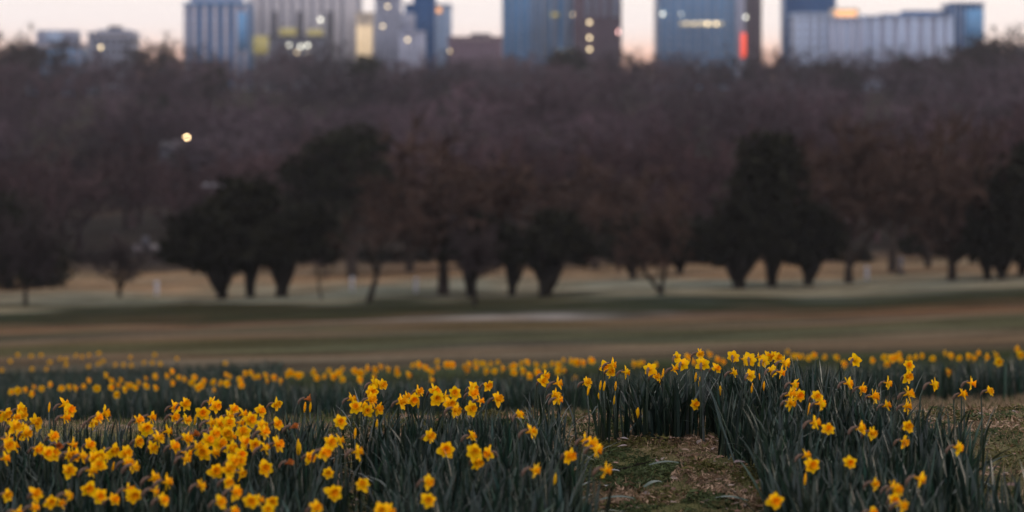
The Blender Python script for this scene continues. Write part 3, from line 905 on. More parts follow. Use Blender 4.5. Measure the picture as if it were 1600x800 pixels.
def build_woods():
    W = [branch_tree(200 + k, h=10, spread=[1.1, .8, .95, 1.3][k], fork=.25, limbs=5, n2=4, n3=4, twigs=7, tw=.085, sides=3) for k in range(4)]
    flat = []
    for mb, V, Q, t in W:
        TV = np.concatenate(mb.V)
        TQ = np.concatenate(mb.Q)
        allV = np.vstack([TV, V])
        tt = np.concatenate([np.full(len(TV), [.6, 1.7, .7, 1.2][len(flat)]), t])
        flat.append((allV, np.vstack([TQ, Q + len(TV)]), tt))
    r = np.random.default_rng(31)
    bands = [(318, 420, 150, 12.5, 'bare brown woodland edge behind the hollow'), (420, 580, 170, 14, 'grey mauve bare woodland on the rising slope'),
             (580, 980, 230, 16.3, 'hazy bare woodland along the crest under the towers')]
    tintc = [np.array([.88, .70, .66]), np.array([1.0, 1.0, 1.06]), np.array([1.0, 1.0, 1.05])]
    for (d0, d1, n, hm, lab), tc_ in zip(bands, tintc):
        Vs, Qs, Ts, off = [], [], [], 0
        made = 0
        while made < n:
            d = math.sqrt(r.uniform(d0 ** 2, d1 ** 2))
            x = r.uniform(-.30, .30) * d
            h = hm * r.uniform(.75, 1.2)
            z = float(gz(x, d)) - .3
            px = 800 + x / d * FPX
            top = HZ + FPX * (EYE - z - h) / d
            base = HZ + FPX * (EYE - z) / d
            if not clear_of(px, top, base, d, 2.2 / d * FPX):
                made += .25
                continue
            V, Q, t = flat[r.integers(0, 4)]
            a = r.uniform(0, 6.28)
            s = h / 10.5
            R = np.array([[math.cos(a), -math.sin(a), 0], [math.sin(a), math.cos(a), 0], [0, 0, 1]])
            Vs.append((V @ R.T) * np.array([s * 1.1, s * 1.1, s]) + np.array([x, d, z]))
            Qs.append(Q + off)
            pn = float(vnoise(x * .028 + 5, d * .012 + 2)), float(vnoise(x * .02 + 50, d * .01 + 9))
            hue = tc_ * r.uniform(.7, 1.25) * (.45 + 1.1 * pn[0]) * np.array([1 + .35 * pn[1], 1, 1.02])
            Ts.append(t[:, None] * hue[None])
            off += len(V)
            made += 1
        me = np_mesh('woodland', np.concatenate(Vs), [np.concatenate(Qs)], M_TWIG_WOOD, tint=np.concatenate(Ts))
        tag(link('woodland', me), lab, 'woodland', kind='stuff')
    # trees that stand out of the wood
    def wood_tree(px, d, top, lab, **k):
        bare_tree(px, 0, d, top, lab, **k)
    for px, d, top, lab in ((30, 800, 52, 'bare treetop standing above the wood at the left edge'), (236, 820, 62, 'small bare treetop in the sky gap left of the striped tower'),
                            (12, 780, 62, 'twiggy bare treetop at the upper left corner of the wood'),
                            (1000, 860, 86, 'bare treetop in the glowing gap between two glass towers'), (1548, 800, 50, 'bare treetop against the glow right of the navy block end'),
                            (1574, 820, 54, 'bare treetop against the glow near the right edge'), (1205, 840, 92, 'bare treetop in the narrow gap left of the navy tower'),
                            (1290, 800, 88, 'bare treetop before the pale blue office block'), (1500, 780, 78, 'bare dark treetop before the navy end of the long block'),
                            (880, 830, 80, 'bare rounded treetop below the brick tower')):
        wood_tree(px, d, top, lab, kind='upright', seed=21 + px % 3, twig=M_TWIG_GREY, bark=M_BARK, sx=1.25)
    for i, (px, cy, rx, ry, d, lab) in enumerate(((296, 258, 26, 30, 440, 'round dark evergreen directly below the glowing lamp'), (262, 178, 18, 22, 600, 'dark evergreen crown on the slope above the lamp'),
                                                  (575, 108, 26, 20, 760, 'olive pine crown on the crest under the cream tower'), (888, 92, 26, 16, 830, 'dark rounded evergreen under the brick tower'),
                                                  (1420, 108, 24, 16, 790, 'dark rounded evergreen under the long pale block'), (1316, 122, 22, 16, 780, 'dark evergreen crown below the orange sign'),
                                                  (1192, 190, 22, 18, 600, 'faint dark evergreen on the slope above the conical tree'), (330, 125, 26, 22, 700, 'dark evergreen crown under the striped tower'),
                                                  (1560, 215, 40, 40, 520, 'dark evergreen on the slope at the right edge'))):
        x = px_x(px, d)
        zt = py_z(cy + ry, d)
        evergreen(px, d, [(px, cy, rx, ry), (px - rx * .5, cy + ry * .6, rx * .7, ry * .7), (px + rx * .5, cy + ry * .7, rx * .7, ry * .7)], [(px, px, cy, .4)], lab, 70 + i, 1800, .5,
                  M_PINE if i in (2,) else M_EVER)
build_woods()

# ------------------------------------------------------------------ daffodil foliage
def bed_near(x, d):
    """probability that leaves stand at (x, d) in the near beds."""
    px = 800 + x / d * FPX
    back_py = np.interp(px, [-200, 0, 200, 400, 440, 600, 700, 800, 860, 900, 1000, 1100, 1200, 1300, 1340, 1400, 1480, 1600, 1800],
                        [626, 632, 640, 641, 634, 610, 602, 606, 602, 585, 574, 570, 566, 570, 585, 612, 644, 690, 720])
    back_d = FPX * 1.33 / (back_py - HZ)
    p = np.where(d < back_d, 1.0, 0.0)
    # grassy path running up from the bottom edge
    lft = np.interp(d, [7, 9.2, 10.2, 10.9], [.20, .20, .19, .24]) + .05 * np.sin(d * 5) + .10 * (vnoise(d * 4, d * 0 + 5) - .5)
    rgt = np.interp(d, [7, 9.2, 10.2, 10.9], [.93, .96, .97, .95]) + .05 * np.sin(d * 4 + 1) + .12 * (vnoise(d * 4 + 30, d * 0 + 9) - .5)
    p = np.where((x > lft) & (x < rgt) & (d < 10.72 + .32 * vnoise(x * 7 + 3, x * 0 + 1)), np.where(d > 10.62, .12, 0), p)
    # small worn gap left of centre and the strip leading from it towards the path
    p = np.where((px > 496) & (px < 606) & (d < 10.2), .03, p)
    dg = np.interp(x, [-.6, .35], [10.25, 10.15])
    p = np.where((x > -.62) & (x < .36) & (np.abs(d - dg) < .26), .04, p)
    p = np.where((px > 1455) & (d < 9.0), .25, p)
    return p

def blades(n, pos, hgt, wid, r, k=4, lean=.18, curl=.35, tint=None, vfold=0.0):
    """strap leaves as bent ribbons. pos (n,3)."""
    az_ = r.uniform(0, 2 * math.pi, n)
    ln = np.abs(r.normal(0, lean, n))
    cu = np.abs(r.normal(0, curl, n))
    tw = r.uniform(-.8, .8, n)
    t = np.linspace(0, 1, k + 1)
    ang = ln[:, None] + cu[:, None] * t[None] ** 2
    seg = hgt[:, None] / k
    dx = np.sin(ang) * seg
    dz = np.cos(ang) * seg
    cx = np.concatenate([np.zeros((n, 1)), np.cumsum(dx[:, :-1], 1)], 1)
    cz = np.concatenate([np.zeros((n, 1)), np.cumsum(dz[:, :-1], 1)], 1)
    prof = np.interp(t, [0, .15, .6, .88, 1], [.75, .95, 1, .72, .08])
    fa = az_[:, None] + math.pi / 2 + tw[:, None] * t[None] * 1.2 + r.uniform(-1, 1, n)[:, None]
    C = np.stack([pos[:, None, 0] + np.cos(az_)[:, None] * cx, pos[:, None, 1] + np.sin(az_)[:, None] * cx, pos[:, None, 2] + cz], -1)
    S = np.stack([np.cos(fa), np.sin(fa), np.zeros_like(fa)], -1) * (wid[:, None, None] * prof[None, :, None] / 2)
    V = np.stack([C - S, C + S], 2)           # n, k+1, 2, 3
    base = (np.arange(n) * (k + 1) * 2)[:, None]
    j = np.arange(k)[None] * 2
    Q = np.stack([base + j, base + j + 1, base + j + 3, base + j + 2], -1).reshape(-1, 4)
    T = None
    if tint is not None:
        T = np.repeat(tint, (k + 1) * 2, axis=0)
    return V.reshape(-1, 3), Q, T

def leaf_tint(r, n):
    base = np.stack([np.where(r.random(n) < .12, r.uniform(1.6, 2.8, n), r.uniform(.5, 1.3, n))] * 3, 1)
    hue = np.stack([r.uniform(.7, 1.15, n), r.uniform(.92, 1.12, n), r.uniform(.8, 1.25, n)], 1)
    return base * hue

def scatter_near(n, r, cond, dmin=7.3, dmax=12.2):
    out = []
    got = 0
    while got < n:
        m = n * 2
        d = np.sqrt(r.uniform(dmin ** 2, dmax ** 2, m))
        x = r.uniform(-.235, .235, m) * d
        keep = cond(x, d)
        x, d = x[keep], d[keep]
        out.append(np.stack([x, d, gz(x, d) - .01], 1))
        got += len(x)
    return np.concatenate(out)[:n]

def build_leaf_beds():
    r = np.random.default_rng(11)
    # clumped planting: leaves rise from bulbs
    bulbs = scatter_near(1500, r, lambda x, d: r.random(len(x)) < bed_near(x, d))
    n = 13000
    b = bulbs[r.integers(0, len(bulbs), n)]
    pos = b + np.stack([r.normal(0, .035, n), r.normal(0, .035, n), np.zeros(n)], 1)
    keep = bed_near(pos[:, 0], pos[:, 1]) > .01
    pos = pos[keep]
    n = len(pos)
    px = 800 + pos[:, 0] / pos[:, 1] * FPX
    tall = 1 + .16 * np.exp(-((px - 1265) / 60) ** 2) * (pos[:, 1] > 10.3)
    hgt = r.uniform(.17, .325, n) * tall
    V, Q, T = blades(n, pos, hgt, r.uniform(.008, .0145, n), r, 5, .20, .45, leaf_tint(r, n))
    # flopped leaves along the bed edges
    ed = scatter_near(760, r, lambda x, d: (bed_near(x, d) > .5) & ((bed_near(x + .16, d) < .2) | (bed_near(x - .16, d) < .2) | (bed_near(x, d - .16) < .2)))
    m = len(ed)
    V2, Q2, T2 = blades(m, ed, r.uniform(.18, .36, m), r.uniform(.009, .015, m), r, 5, .7, 1.1, leaf_tint(r, m) * 1.15)
    me = np_mesh('daffodil_leaves', np.vstack([V, V2]), [np.vstack([Q, Q2 + len(V)])], M_LEAF, tint=np.vstack([T, T2]))
    tag(link('daffodil_leaves', me), 'dense dark blue green strap leaves of the near daffodil beds', 'leaves', kind='stuff')
    # back bed and the far left bed
    n = 11000
    d = r.uniform(19.6, 23.6, n)
    x = r.uniform(-.235, .235, n) * d
    d = d + .5 * np.sin(x * 1.3) * .6
    pos = np.stack([x, d, gz(x, d) - .01], 1)
    V, Q, T = blades(n, pos, r.uniform(.18, .34, n), r.uniform(.010, .018, n), r, 3, .14, .3, leaf_tint(r, n))
    me = np_mesh('daffodil_leaves', V, [Q], M_LEAF, tint=T)
    tag(link('daffodil_leaves', me), 'soft dark strap leaves of the back daffodil bed', 'leaves', kind='stuff')
    n = 11000
    d = r.uniform(26, 36, n)
    x = r.uniform(-.235, -.095, n) * d
    keep = vnoise(x * .8, d * .5) + np.clip((-x - 3.0) * .3, 0, 1) * .45 > .5
    x, d = x[keep], d[keep]
    n = len(x)
    pos = np.stack([x, d, gz(x, d) - .01], 1)
    V, Q, T = blades(n, pos, r.uniform(.18, .34, n), r.uniform(.012, .020, n), r, 3, .16, .3, leaf_tint(r, n))
    me = np_mesh('daffodil_leaves', V, [Q], M_LEAF, tint=T)
    tag(link('daffodil_leaves', me), 'blurred dark leaves of the farthest daffodil bed at left', 'leaves', kind='stuff')

build_leaf_beds()

# ------------------------------------------------------------------ lawn blades, litter
def build_lawn():
    r = np.random.default_rng(13)
    cond = lambda x, d: (bed_near(x, d) < .3) & (vnoise(x * 6, d * 6) > .22)
    a = scatter_near(34000, r, cond, 8.8, 13.5)
    n = len(a)
    green = np.array([.075, .088, .032]); straw = np.array([.36, .25, .16]); brown = np.array([.19, .11, .07])
    m = np.clip((vnoise(a[:, 0] * 3.1, a[:, 1] * 3.1) - .36) * 3, 0, 1)
    right = np.clip((a[:, 0] - 1.2) / .8, 0, 1)
    m = m * (1 - .75 * right)
    pick = r.random(n) < m
    col = np.where(pick[:, None], green, np.where((r.random(n) < .6)[:, None], straw, brown)) * r.uniform(.6, 1.35, n)[:, None]
    V, Q, T = blades(n, a, r.uniform(.015, .05, n), r.uniform(.002, .0045, n), r, 2, 1.0, .8, col)
    d = np.sqrt(r.uniform(13 ** 2, 19.5 ** 2, 9000))
    x = r.uniform(-.235, .235, 9000) * d
    b = np.stack([x, d, gz(x, d)], 1)
    mm = np.clip((vnoise(x * 1.1, d * 1.1) - .3) * 3, 0, 1) * (1 - .7 * np.clip((x - 1) / 1, 0, 1))
    col = np.where((r.random(9000) < mm)[:, None], green * .7, straw * .6) * r.uniform(.6, 1.35, 9000)[:, None]
    V2, Q2, T2 = blades(9000, b, r.uniform(.03, .07, 9000), r.uniform(.004, .008, 9000), r, 2, .5, .6, col)
    me = np_mesh('lawn_grass', np.vstack([V, V2]), [np.vstack([Q, Q2 + len(V)])], M_GRASS, tint=np.vstack([T, T2]))
    tag(link('lawn_grass', me), 'short mossy and straw coloured grass between the daffodil beds', 'grass', kind='stuff')
    # low tangle of moss and dead grass in small hummocks
    nm = 60000
    P = scatter_near(nm, r, lambda x, d: (bed_near(x, d) < .3) & (x > -.85) & ((x < 1.1) | (r.random(len(x)) < .35)), 8.7, 12.6)
    hum = np.clip(vnoise(P[:, 0] * 9 + 3, P[:, 1] * 6) - .35, 0, 1) * .075 + np.clip(vnoise(P[:, 0] * 24, P[:, 1] * 17) - .4, 0, 1) * .035
    P[:, 2] += hum * r.uniform(.35, 1.0, nm) + .004
    kind = vnoise(P[:, 0] * 5 + 20, P[:, 1] * 4) + r.normal(0, .17, nm)
    col = np.where((kind < .53)[:, None], np.array([.085, .078, .026]), np.where((kind < .66)[:, None], np.array([.17, .105, .062]), np.array([.30, .205, .14])))
    col = np.where((vnoise(P[:, 0] * 4 + 70, P[:, 1] * 3 + 9) > .62)[:, None], np.array([.055, .072, .030]), col) * r.uniform(.35, 1.6, nm)[:, None]
    a_ = r.uniform(0, 6.28, nm)
    el_ = r.normal(0, .5, nm)
    L_ = r.uniform(.006, .022, nm)[:, None]
    u_ = np.stack([np.cos(a_) * np.cos(el_), np.sin(a_) * np.cos(el_), np.sin(el_)], 1) * L_
    w_ = np.cross(u_, r.normal(0, 1, (nm, 3)))
    w_ /= np.linalg.norm(w_, axis=1)[:, None] + 1e-9
    w_ *= r.uniform(.0012, .0035, nm)[:, None]
    V = np.stack([P - u_ - w_, P - u_ * .2 + w_ * 1.6, P + u_ + w_ * .3, P + u_ * .2 - w_ * 1.6], 1).reshape(-1, 3)
    me = np_mesh('moss', V, [np.arange(nm * 4).reshape(-1, 4)], M_GRASS, tint=np.repeat(col, 4, 0))
    tag(link('moss', me), 'low hummocks of moss and tangled dead grass on the path', 'moss', kind='stuff')
    # leaf litter
    def leaf_quads(P, size, col):
        n = len(P)
        a_ = r.uniform(0, 6.28, n)
        ux = np.stack([np.cos(a_), np.sin(a_), r.normal(0, .12, n)], 1)
        uy = np.stack([-np.sin(a_), np.cos(a_), r.normal(0, .25, n)], 1)
        s = size[:, None]
        up = np.array([0, 0, 1.])
        pts = [P - ux * s, P - ux * s * .2 + uy * s * .5 + up * s * .25, P + ux * s * .5 + uy * s * .38 + up * s * .3, P + ux * s * 1.05 + up * s * .15,
               P + ux * s * .45 - uy * s * .42 + up * s * .28, P - ux * s * .25 - uy * s * .5 + up * s * .2]
        V = np.stack(pts, 1)
        b = (np.arange(n) * 6)[:, None]
        Q = np.concatenate([b + np.array([[0, 1, 2, 3]]), b + np.array([[0, 3, 4, 5]])])
        return V.reshape(-1, 3), Q, np.repeat(col, 6, 0)
    P = scatter_near(1000, r, lambda x, d: ((bed_near(x, d) < .3) | ((x > 1.45) & (d < 9.9))) & (d < 12.4) & (r.random(len(x)) < np.where(bed_near(x, d - .25) + bed_near(x + .15, d) + bed_near(x - .12, d) > .5, 1, .25)), 8.6, 12.2)
    P[:, 2] += .018
    pal = np.array([[.26, .17, .13], [.20, .115, .085], [.33, .25, .21], [.14, .085, .065], [.24, .19, .17]])
    col = pal[r.integers(0, 5, len(P))] * r.uniform(.6, 1.2, len(P))[:, None]
    V, Q, T = leaf_quads(P, r.uniform(.008, .022, len(P)), col)
    me = np_mesh('leaf_litter', V, [Q], M_LITTER, tint=T)
    tag(link('leaf_litter', me), 'small brown leaf litter along the edges of the beds', 'leaf litter', kind='stuff')
    # larger fallen leaves that can be picked out
    big = [(1050, 694, .042, (.33, .22, .18), 'curled pinkish tan fallen leaf at the head of the path'), (1078, 691, .045, (.28, .20, .15), 'long straw coloured fallen leaf at the head of the path'),
           (1110, 693, .050, (.30, .18, .14), 'broad reddish fallen leaf at the upper right of the path'), (1156, 733, .046, (.34, .26, .26), 'pale mauve fallen leaf by the right bed'),
           (1160, 715, .036, (.33, .22, .17), 'small tan fallen leaf against the right bed stems'), (976, 695, .030, (.45, .38, .38), 'tiny whitish fallen leaf high on the left of the path'),
           (972, 707, .034, (.45, .36, .36), 'whitish narrow fallen leaf on moss left of the path'), (1028, 732, .038, (.30, .22, .21), 'grey brown fallen leaf midway down the path'),
           (1070, 713, .034, (.36, .25, .19), 'light tan fallen leaf in the middle of the path'), (1103, 794, .040, (.46, .40, .37), 'pale fallen leaf at the bottom edge of the path'),
           (960, 746, .036, (.36, .36, .36), 'grey fallen leaf beside the left bed'), (950, 770, .050, (.36, .37, .37), 'large grey fallen leaf low on the left of the path'),
           (1578, 770, .050, (.26, .17, .15), 'brown fallen leaf under the right bed at the edge'), (1500, 783, .044, (.24, .15, .13), 'dull red brown fallen leaf under the right bed')]
    for px, py, s, c, lab in big:
        d_ = ground_d(px, py, 8.6, 11.2)
        x_ = px_x(px, d_)
        V, Q, T = leaf_quads(np.array([[0, 0, .004]]), np.array([s * .66]), np.array([c]))
        o = link('fallen_leaf', np_mesh('fallen_leaf', V, [Q], M_LITTER, tint=T * .7))
        o.location = (x_, d_, float(gz(x_, d_)) + .022)
        tag(o, lab, 'leaf', 'fallen leaves on the path')
    for px, py, rz, lab in ((1040, 736, .2, 'green fallen strap leaf lying across the middle of the path'), (1022, 768, .9, 'teal fallen strap leaf low on the left of the path'),
                            (1140, 792, -.5, 'green fallen strap leaf at the bottom right of the path'), (965, 792, .1, 'teal fallen strap leaf at the bottom left of the path')):
        d_ = ground_d(px, py, 8.6, 11.2)
        x_ = px_x(px, d_)
        V = []
        for t in np.linspace(0, 1, 7):
            w_ = .007 * math.sin(math.pi * (.12 + .86 * t)) + .001
            cx_, cz_ = -.07 + .14 * t, .014 + .012 * math.sin(3.1 * t)
            V += [(cx_, -w_ + .012 * t * t, cz_), (cx_, w_ + .012 * t * t, cz_ + .004)]
        Q = [(2 * k, 2 * k + 2, 2 * k + 3, 2 * k + 1) for k in range(6)]
        o = link('fallen_strap_leaf', np_mesh('fallen_strap_leaf', V, [Q], M_LEAF, tint=np.full((14, 3), 2.2)))
        o.location = (x_, d_, float(gz(x_, d_)) + .012)
        o.rotation_euler = (0, 0, rz)
        tag(o, lab, 'leaf', 'fallen leaves on the path')
    d_ = ground_d(985, 738, 8.6, 11)
    x_ = px_x(985, d_)
    m = MB()
    m.tube([(-.07, -.03, .012), (-.01, .0, .02), (.05, .03, .03), (.09, .05, .04)], [.004, .004, .003, .0015], 6)
    m.tube([(.0, .0, .02), (.03, .0, .035), (.05, -.005, .04)], [.002, .002, .001], 5)
    o = m.build('fallen_twig', M_BARKD)
    o.location = (x_, d_, float(gz(x_, d_)))
    tag(o, 'dark forked twig lying on the left side of the path', 'twig')
build_lawn()

# ------------------------------------------------------------------ daffodils
def petal_mesh(seed, L=.0375, W=.0150):
    r = np.random.default_rng(seed)
    nu, nv = 6, 5
    V, T = [], []
    tw = r.uniform(-.5, .5)
    bend = r.uniform(-.35, .25)
    for i in range(nu):
        t = i / (nu - 1)
        w = W * (math.sin(math.pi * min(.08 + .92 * t, 1) ** .85) ** .65) * (1 if t < .85 else .75) if i < nu - 1 else 0.0006
        for j in range(nv):
            s = -1 + 2 * j / (nv - 1)
            x = .004 + L * t
            y = s * w
            z = .004 + L * (.10 * t + bend * t * t) + .25 * w * s * s + math.sin(t * 3.1) * tw * y * .9
            z += r.normal(0, .0006) + (.0012 * math.cos(s * 5) * t)
            V.append((x, y, z))
            T.append((1.0, .98 + .10 * t, 1.0))
    Q = [(i * nv + j, i * nv + j + 1, (i + 1) * nv + j + 1, (i + 1) * nv + j) for i in range(nu - 1) for j in range(nv - 1)]
    return np_mesh('petal', V, [np.array(Q)], M_PETAL, tint=np.array(T), smooth=True)

def trumpet_data(seed, n=16):
    r = np.random.default_rng(seed)
    prof = [(-.018, .0028), (-.006, .0036), (.0, .0062), (.007, .0088), (.016, .0094), (.024, .0125), (.0300, .0158), (.0325, .0182), (.0295, .0150), (.016, .0085), (.006, .004)]
    V, T = [], []
    ph = r.uniform(0, 6, 3)
    for k, (z, rad) in enumerate(prof):
        for j in range(n):
            a = 2 * math.pi * j / n
            f = max(0, (z - .018) / .013) if k >= 4 and k < 9 else 0
            rr = rad * (1 + f * .14 * math.sin(6 * a + ph[0]) + f * .08 * math.sin(11 * a + ph[1]))
            zz = z + f * .0022 * math.sin(7 * a + ph[2])
            V.append((rr * math.cos(a), rr * math.sin(a), zz))
            g = 1.0 if k > 2 else .9
            T.append((g, g * (.92 if k > 7 else 1.0), g))
    m = len(prof)
    Q = [(i * n + j, i * n + (j + 1) % n, (i + 1) * n + (j + 1) % n, (i + 1) * n + j) for i in range(m - 1) for j in range(n)]
    return np.array(V), np.array(Q), np.array(T)

PETALS = [petal_mesh(300 + k) for k in range(8)]
TRUMPETS = []
for k in range(3):
    V_, Q_, T_ = trumpet_data(320 + k)
    TRUMPETS.append(np_mesh('trumpet', V_, [Q_], M_TRUMPET, tint=T_, smooth=True))

H0 = .30
def stem_pts(bow, hz=H0):
    return np.array([(0, 0, -.02), (bow * .5, bow * .3, hz * .3), (bow, bow * .4, hz * .62), (bow * .6, 0, hz * .86), (.004, 0, hz * .965), (.013, 0, hz * .998), (.024, 0, hz)])
STEMS = []
SPATHES = []
for k in range(5):
    m = MB()
    m.tube(stem_pts(random.uniform(-.02, .02)), [.0040, .0038, .0035, .0032, .0029, .0027, .0032], 6)
    STEMS.append(m.mesh('stem', M_STEM, smooth=True))
m = MB()
m.tube([(0, 0, H0 * .93), (.004, .001, H0 * .97), (.012, .003, H0 * 1.0), (.026, .004, H0 * 1.02), (.034, .004, H0 * 1.0)], [.0028, .0055, .0060, .0045, .0008], 6)
SPATHES.append(m.mesh('spathe', M_SPATHE, smooth=True))

LEAFS = []
for k in range(5):
    rr = np.random.default_rng(340 + k)
    V_, Q_, T_ = blades(1, np.array([[0., 0, -.02]]), np.array([rr.uniform(.24, .31)]), np.array([rr.uniform(.010, .014)]), rr, 6, .16, .4, leaf_tint(rr, 1))
    LEAFS.append(np_mesh('leaf', V_, [Q_], M_LEAF, tint=T_))

# flower spots read off the photograph: (column origin, row origin, list of (x, y, facing, size)) in 6.155x enlarged units
NEAR = [
 (0, 540, [(35, 645, 'r'), (50, 705, 'v'), (10, 690, 'r'), (180, 620, 'r'), (140, 690, 'r'), (210, 680, 'v'), (325, 745, 'r'), (600, 578, 'r'), (660, 625, 'v'), (612, 690, 'r'), (985, 660, 'r'),
           (880, 740, 'r'), (925, 700, 'r'), (130, 785, 'v'), (200, 795, 'r')]),
 (200, 540, [(535, 570, 'r'), (428, 598, 'r'), (430, 680, 'v'), (550, 720, 'r'), (210, 685, 'r'), (90, 730, 'r'), (165, 785, 'v'), (715, 655, 'f'), (785, 548, 'r'), (835, 580, 'v'), (1005, 620, 'r'), (1090, 665, 'r'),
             (955, 690, 'r'), (870, 760, 'v'), (775, 745, 'r'), (970, 755, 'f'), (1060, 740, 'r'), (1165, 720, 'f')]),
 (400, 540, [(175, 565, 'r'), (30, 640, 'r'), (45, 780, 'v'), (190, 755, 'r'), (805, 735, 'f'), (905, 520, 'r'), (1125, 370, 'r'), (1208, 385, 'f'), (1105, 445, 'v'), (965, 600, 'f'), (1085, 525, 'v'), (1075, 625, 'f'),
             (1155, 605, 'r'), (1020, 585, 'r')]),
 (600, 540, [(150, 550, 'r'), (205, 500, 'r'), (270, 520, 'v'), (320, 445, 'v'), (470, 445, 'v'), (505, 510, 'f'), (570, 490, 'r'), (680, 460, 'f'), (625, 555, 'f'), (668, 615, 'r'), (845, 410, 'r'), (840, 470, 'r'),
             (990, 380, 'r'), (910, 535, 'r'), (830, 610, 'f'), (1075, 520, 'r')]),
 (800, 540, [(310, 285, 'r'), (290, 350, 'f'), (425, 365, 'r'), (400, 480, 'v'), (435, 520, 'r'), (60, 675, 'b'), (165, 830, 'r'), (705, 365, 'r'), (880, 205, 'v'), (935, 250, 'f'), (945, 185, 'r'), (1080, 255, 'r')]),
 (1000, 540, [(95, 230, 'b'), (140, 300, 'r'), (350, 110, 'b'), (405, 175, 'b'), (320, 232, 'r'), (560, 80, 'r'), (600, 185, 'b'), (725, 225, 'r'), (900, 110, 'b'), (985, 130, 'r'), (1055, 130, 'b'), (1130, 115, 'r'),
              (1185, 150, 'b'), (1215, 110, 'r'), (885, 265, 'r'), (1050, 285, 'b'), (525, 570, 'f')]),
 (1200, 540, [(35, 105, 'v'), (95, 125, 'f'), (145, 165, 'r'), (20, 240, 'b'), (110, 255, 'r'), (235, 370, 'r'), (200, 475, 'v'), (290, 485, 'f'), (200, 545, 'r'), (460, 495, 'f'), (485, 560, 'r'), (435, 745, 'r'),
              (575, 810, 'f'), (830, 140, 'b'), (755, 365, 'r'), (890, 415, 'r'), (1000, 490, 'r'), (1140, 360, 'r'), (1125, 580, 'r'), (875, 800, 'r'), (985, 840, 'r')]),
 (1400, 540, [(120, 200, 'f'), (100, 300, 'f'), (105, 470, 'r'), (85, 585, 'r'), (100, 780, 'f'), (350, 375, 'r'), (710, 360, 'r'), (625, 475, 'r'), (885, 445, 'r')]),
 (0, 670, [(160, 45, 'v'), (235, 45, 'r'), (50, 105, 'r'), (75, 165, 'v'), (115, 180, 'r'), (25, 290, 'r'), (345, 195, 'r'), (500, 85, 'r'), (440, 245, 'v'), (500, 245, 'r'), (680, 150, 'r'), (650, 245, 'r'), (700, 255, 'v'), (780, 270, 'r'),
           (850, 165, 'r'), (660, 415, 'f'), (1075, 205, 'r'), (1190, 245, 'r'), (1210, 335, 'r'), (890, 285, 'v'), (960, 275, 'f'), (945, 365, 'f'), (860, 400, 'r'), (1010, 255, 'r'), (55, 640, 'v'), (325, 640, 'f'), (315, 765, 'v'),
           (145, 800, 'r'), (480, 700, 'f'), (565, 725, 'r'), (640, 640, 'r'), (840, 575, 'v'), (950, 650, 'f'), (1085, 685, 'r'), (1220, 590, 'r')]),
 (200, 670, [(170, 20, 'f'), (360, 30, 'r'), (85, 125, 'r'), (225, 185, 'v'), (275, 100, 'r'), (430, 180, 'v'), (545, 230, 'r'), (545, 100, 'r'), (765, 115, 'f'), (730, 225, 'f'), (650, 185, 'r'), (890, 165, 'f'),
             (975, 190, 'r'), (930, 45, 'v'), (985, 75, 'r'), (1105, 45, 'f'), (1125, 135, 'v'), (1205, 150, 'f'), (1080, 250, 'v'), (1065, 325, 'f'), (990, 320, 'r'), (1070, 420, 'r'), (955, 400, 'v'), (950, 510, 'v'),
             (835, 420, 'f'), (1015, 605, 'r'), (870, 715, 'r'), (1180, 690, 'f'), (1005, 800, 'v'), (690, 550, 'r'), (230, 485, 'r'), (240, 595, 'r'), (355, 515, 'r'), (50, 365, 'r'), (50, 630, 'v'), (325, 690, 'r'),
             (810, 235, 'r'), (545, 285, 'r'), (820, 45, 'r')]),
 (400, 670, [(60, 40, 'r'), (70, 195, 'r'), (190, 155, 'r'), (80, 385, 'f'), (505, 265, 'v'), (640, 220, 'r'), (710, 140, 'f'), (785, 120, 'r'), (690, 430, 'f'), (735, 610, 'f'), (1025, 545, 'f'), (140, 695, 'v'), (15, 690, 'r'),
             (110, 785, 'f'), (570, 765, 'r'), (1190, 790, 'v'), (955, 225, 'r')]),
 (600, 670, [(425, 75, 'v'), (590, 205, 'f'), (825, 80, 'r'), (860, 230, 'v'), (885, 315, 'r'), (1025, 235, 'l'), (410, 510, 'r'), (430, 690, 'f'), (25, 790, 'r')]),
 (800, 670, [(690, 115, 'r'), (755, 135, 'v'), (790, 190, 'r'), (535, 255, 'v'), (200, 395, 'r'), (885, 395, 'r')]),
 (1200, 670, [(355, 265, 'r'), (410, 355, 'f'), (780, 325, 'f'), (1010, 530, 'r'), (1180, 575, 'r'), (1205, 690, 'f'), (50, 690, 'v'), (990, 805, 'r')]),
 (1400, 670, [(60, 120, 'r'), (580, 180, 'r'), (210, 475, 'r'), (0, 590, 'v'), (40, 735, 'r')]),
]
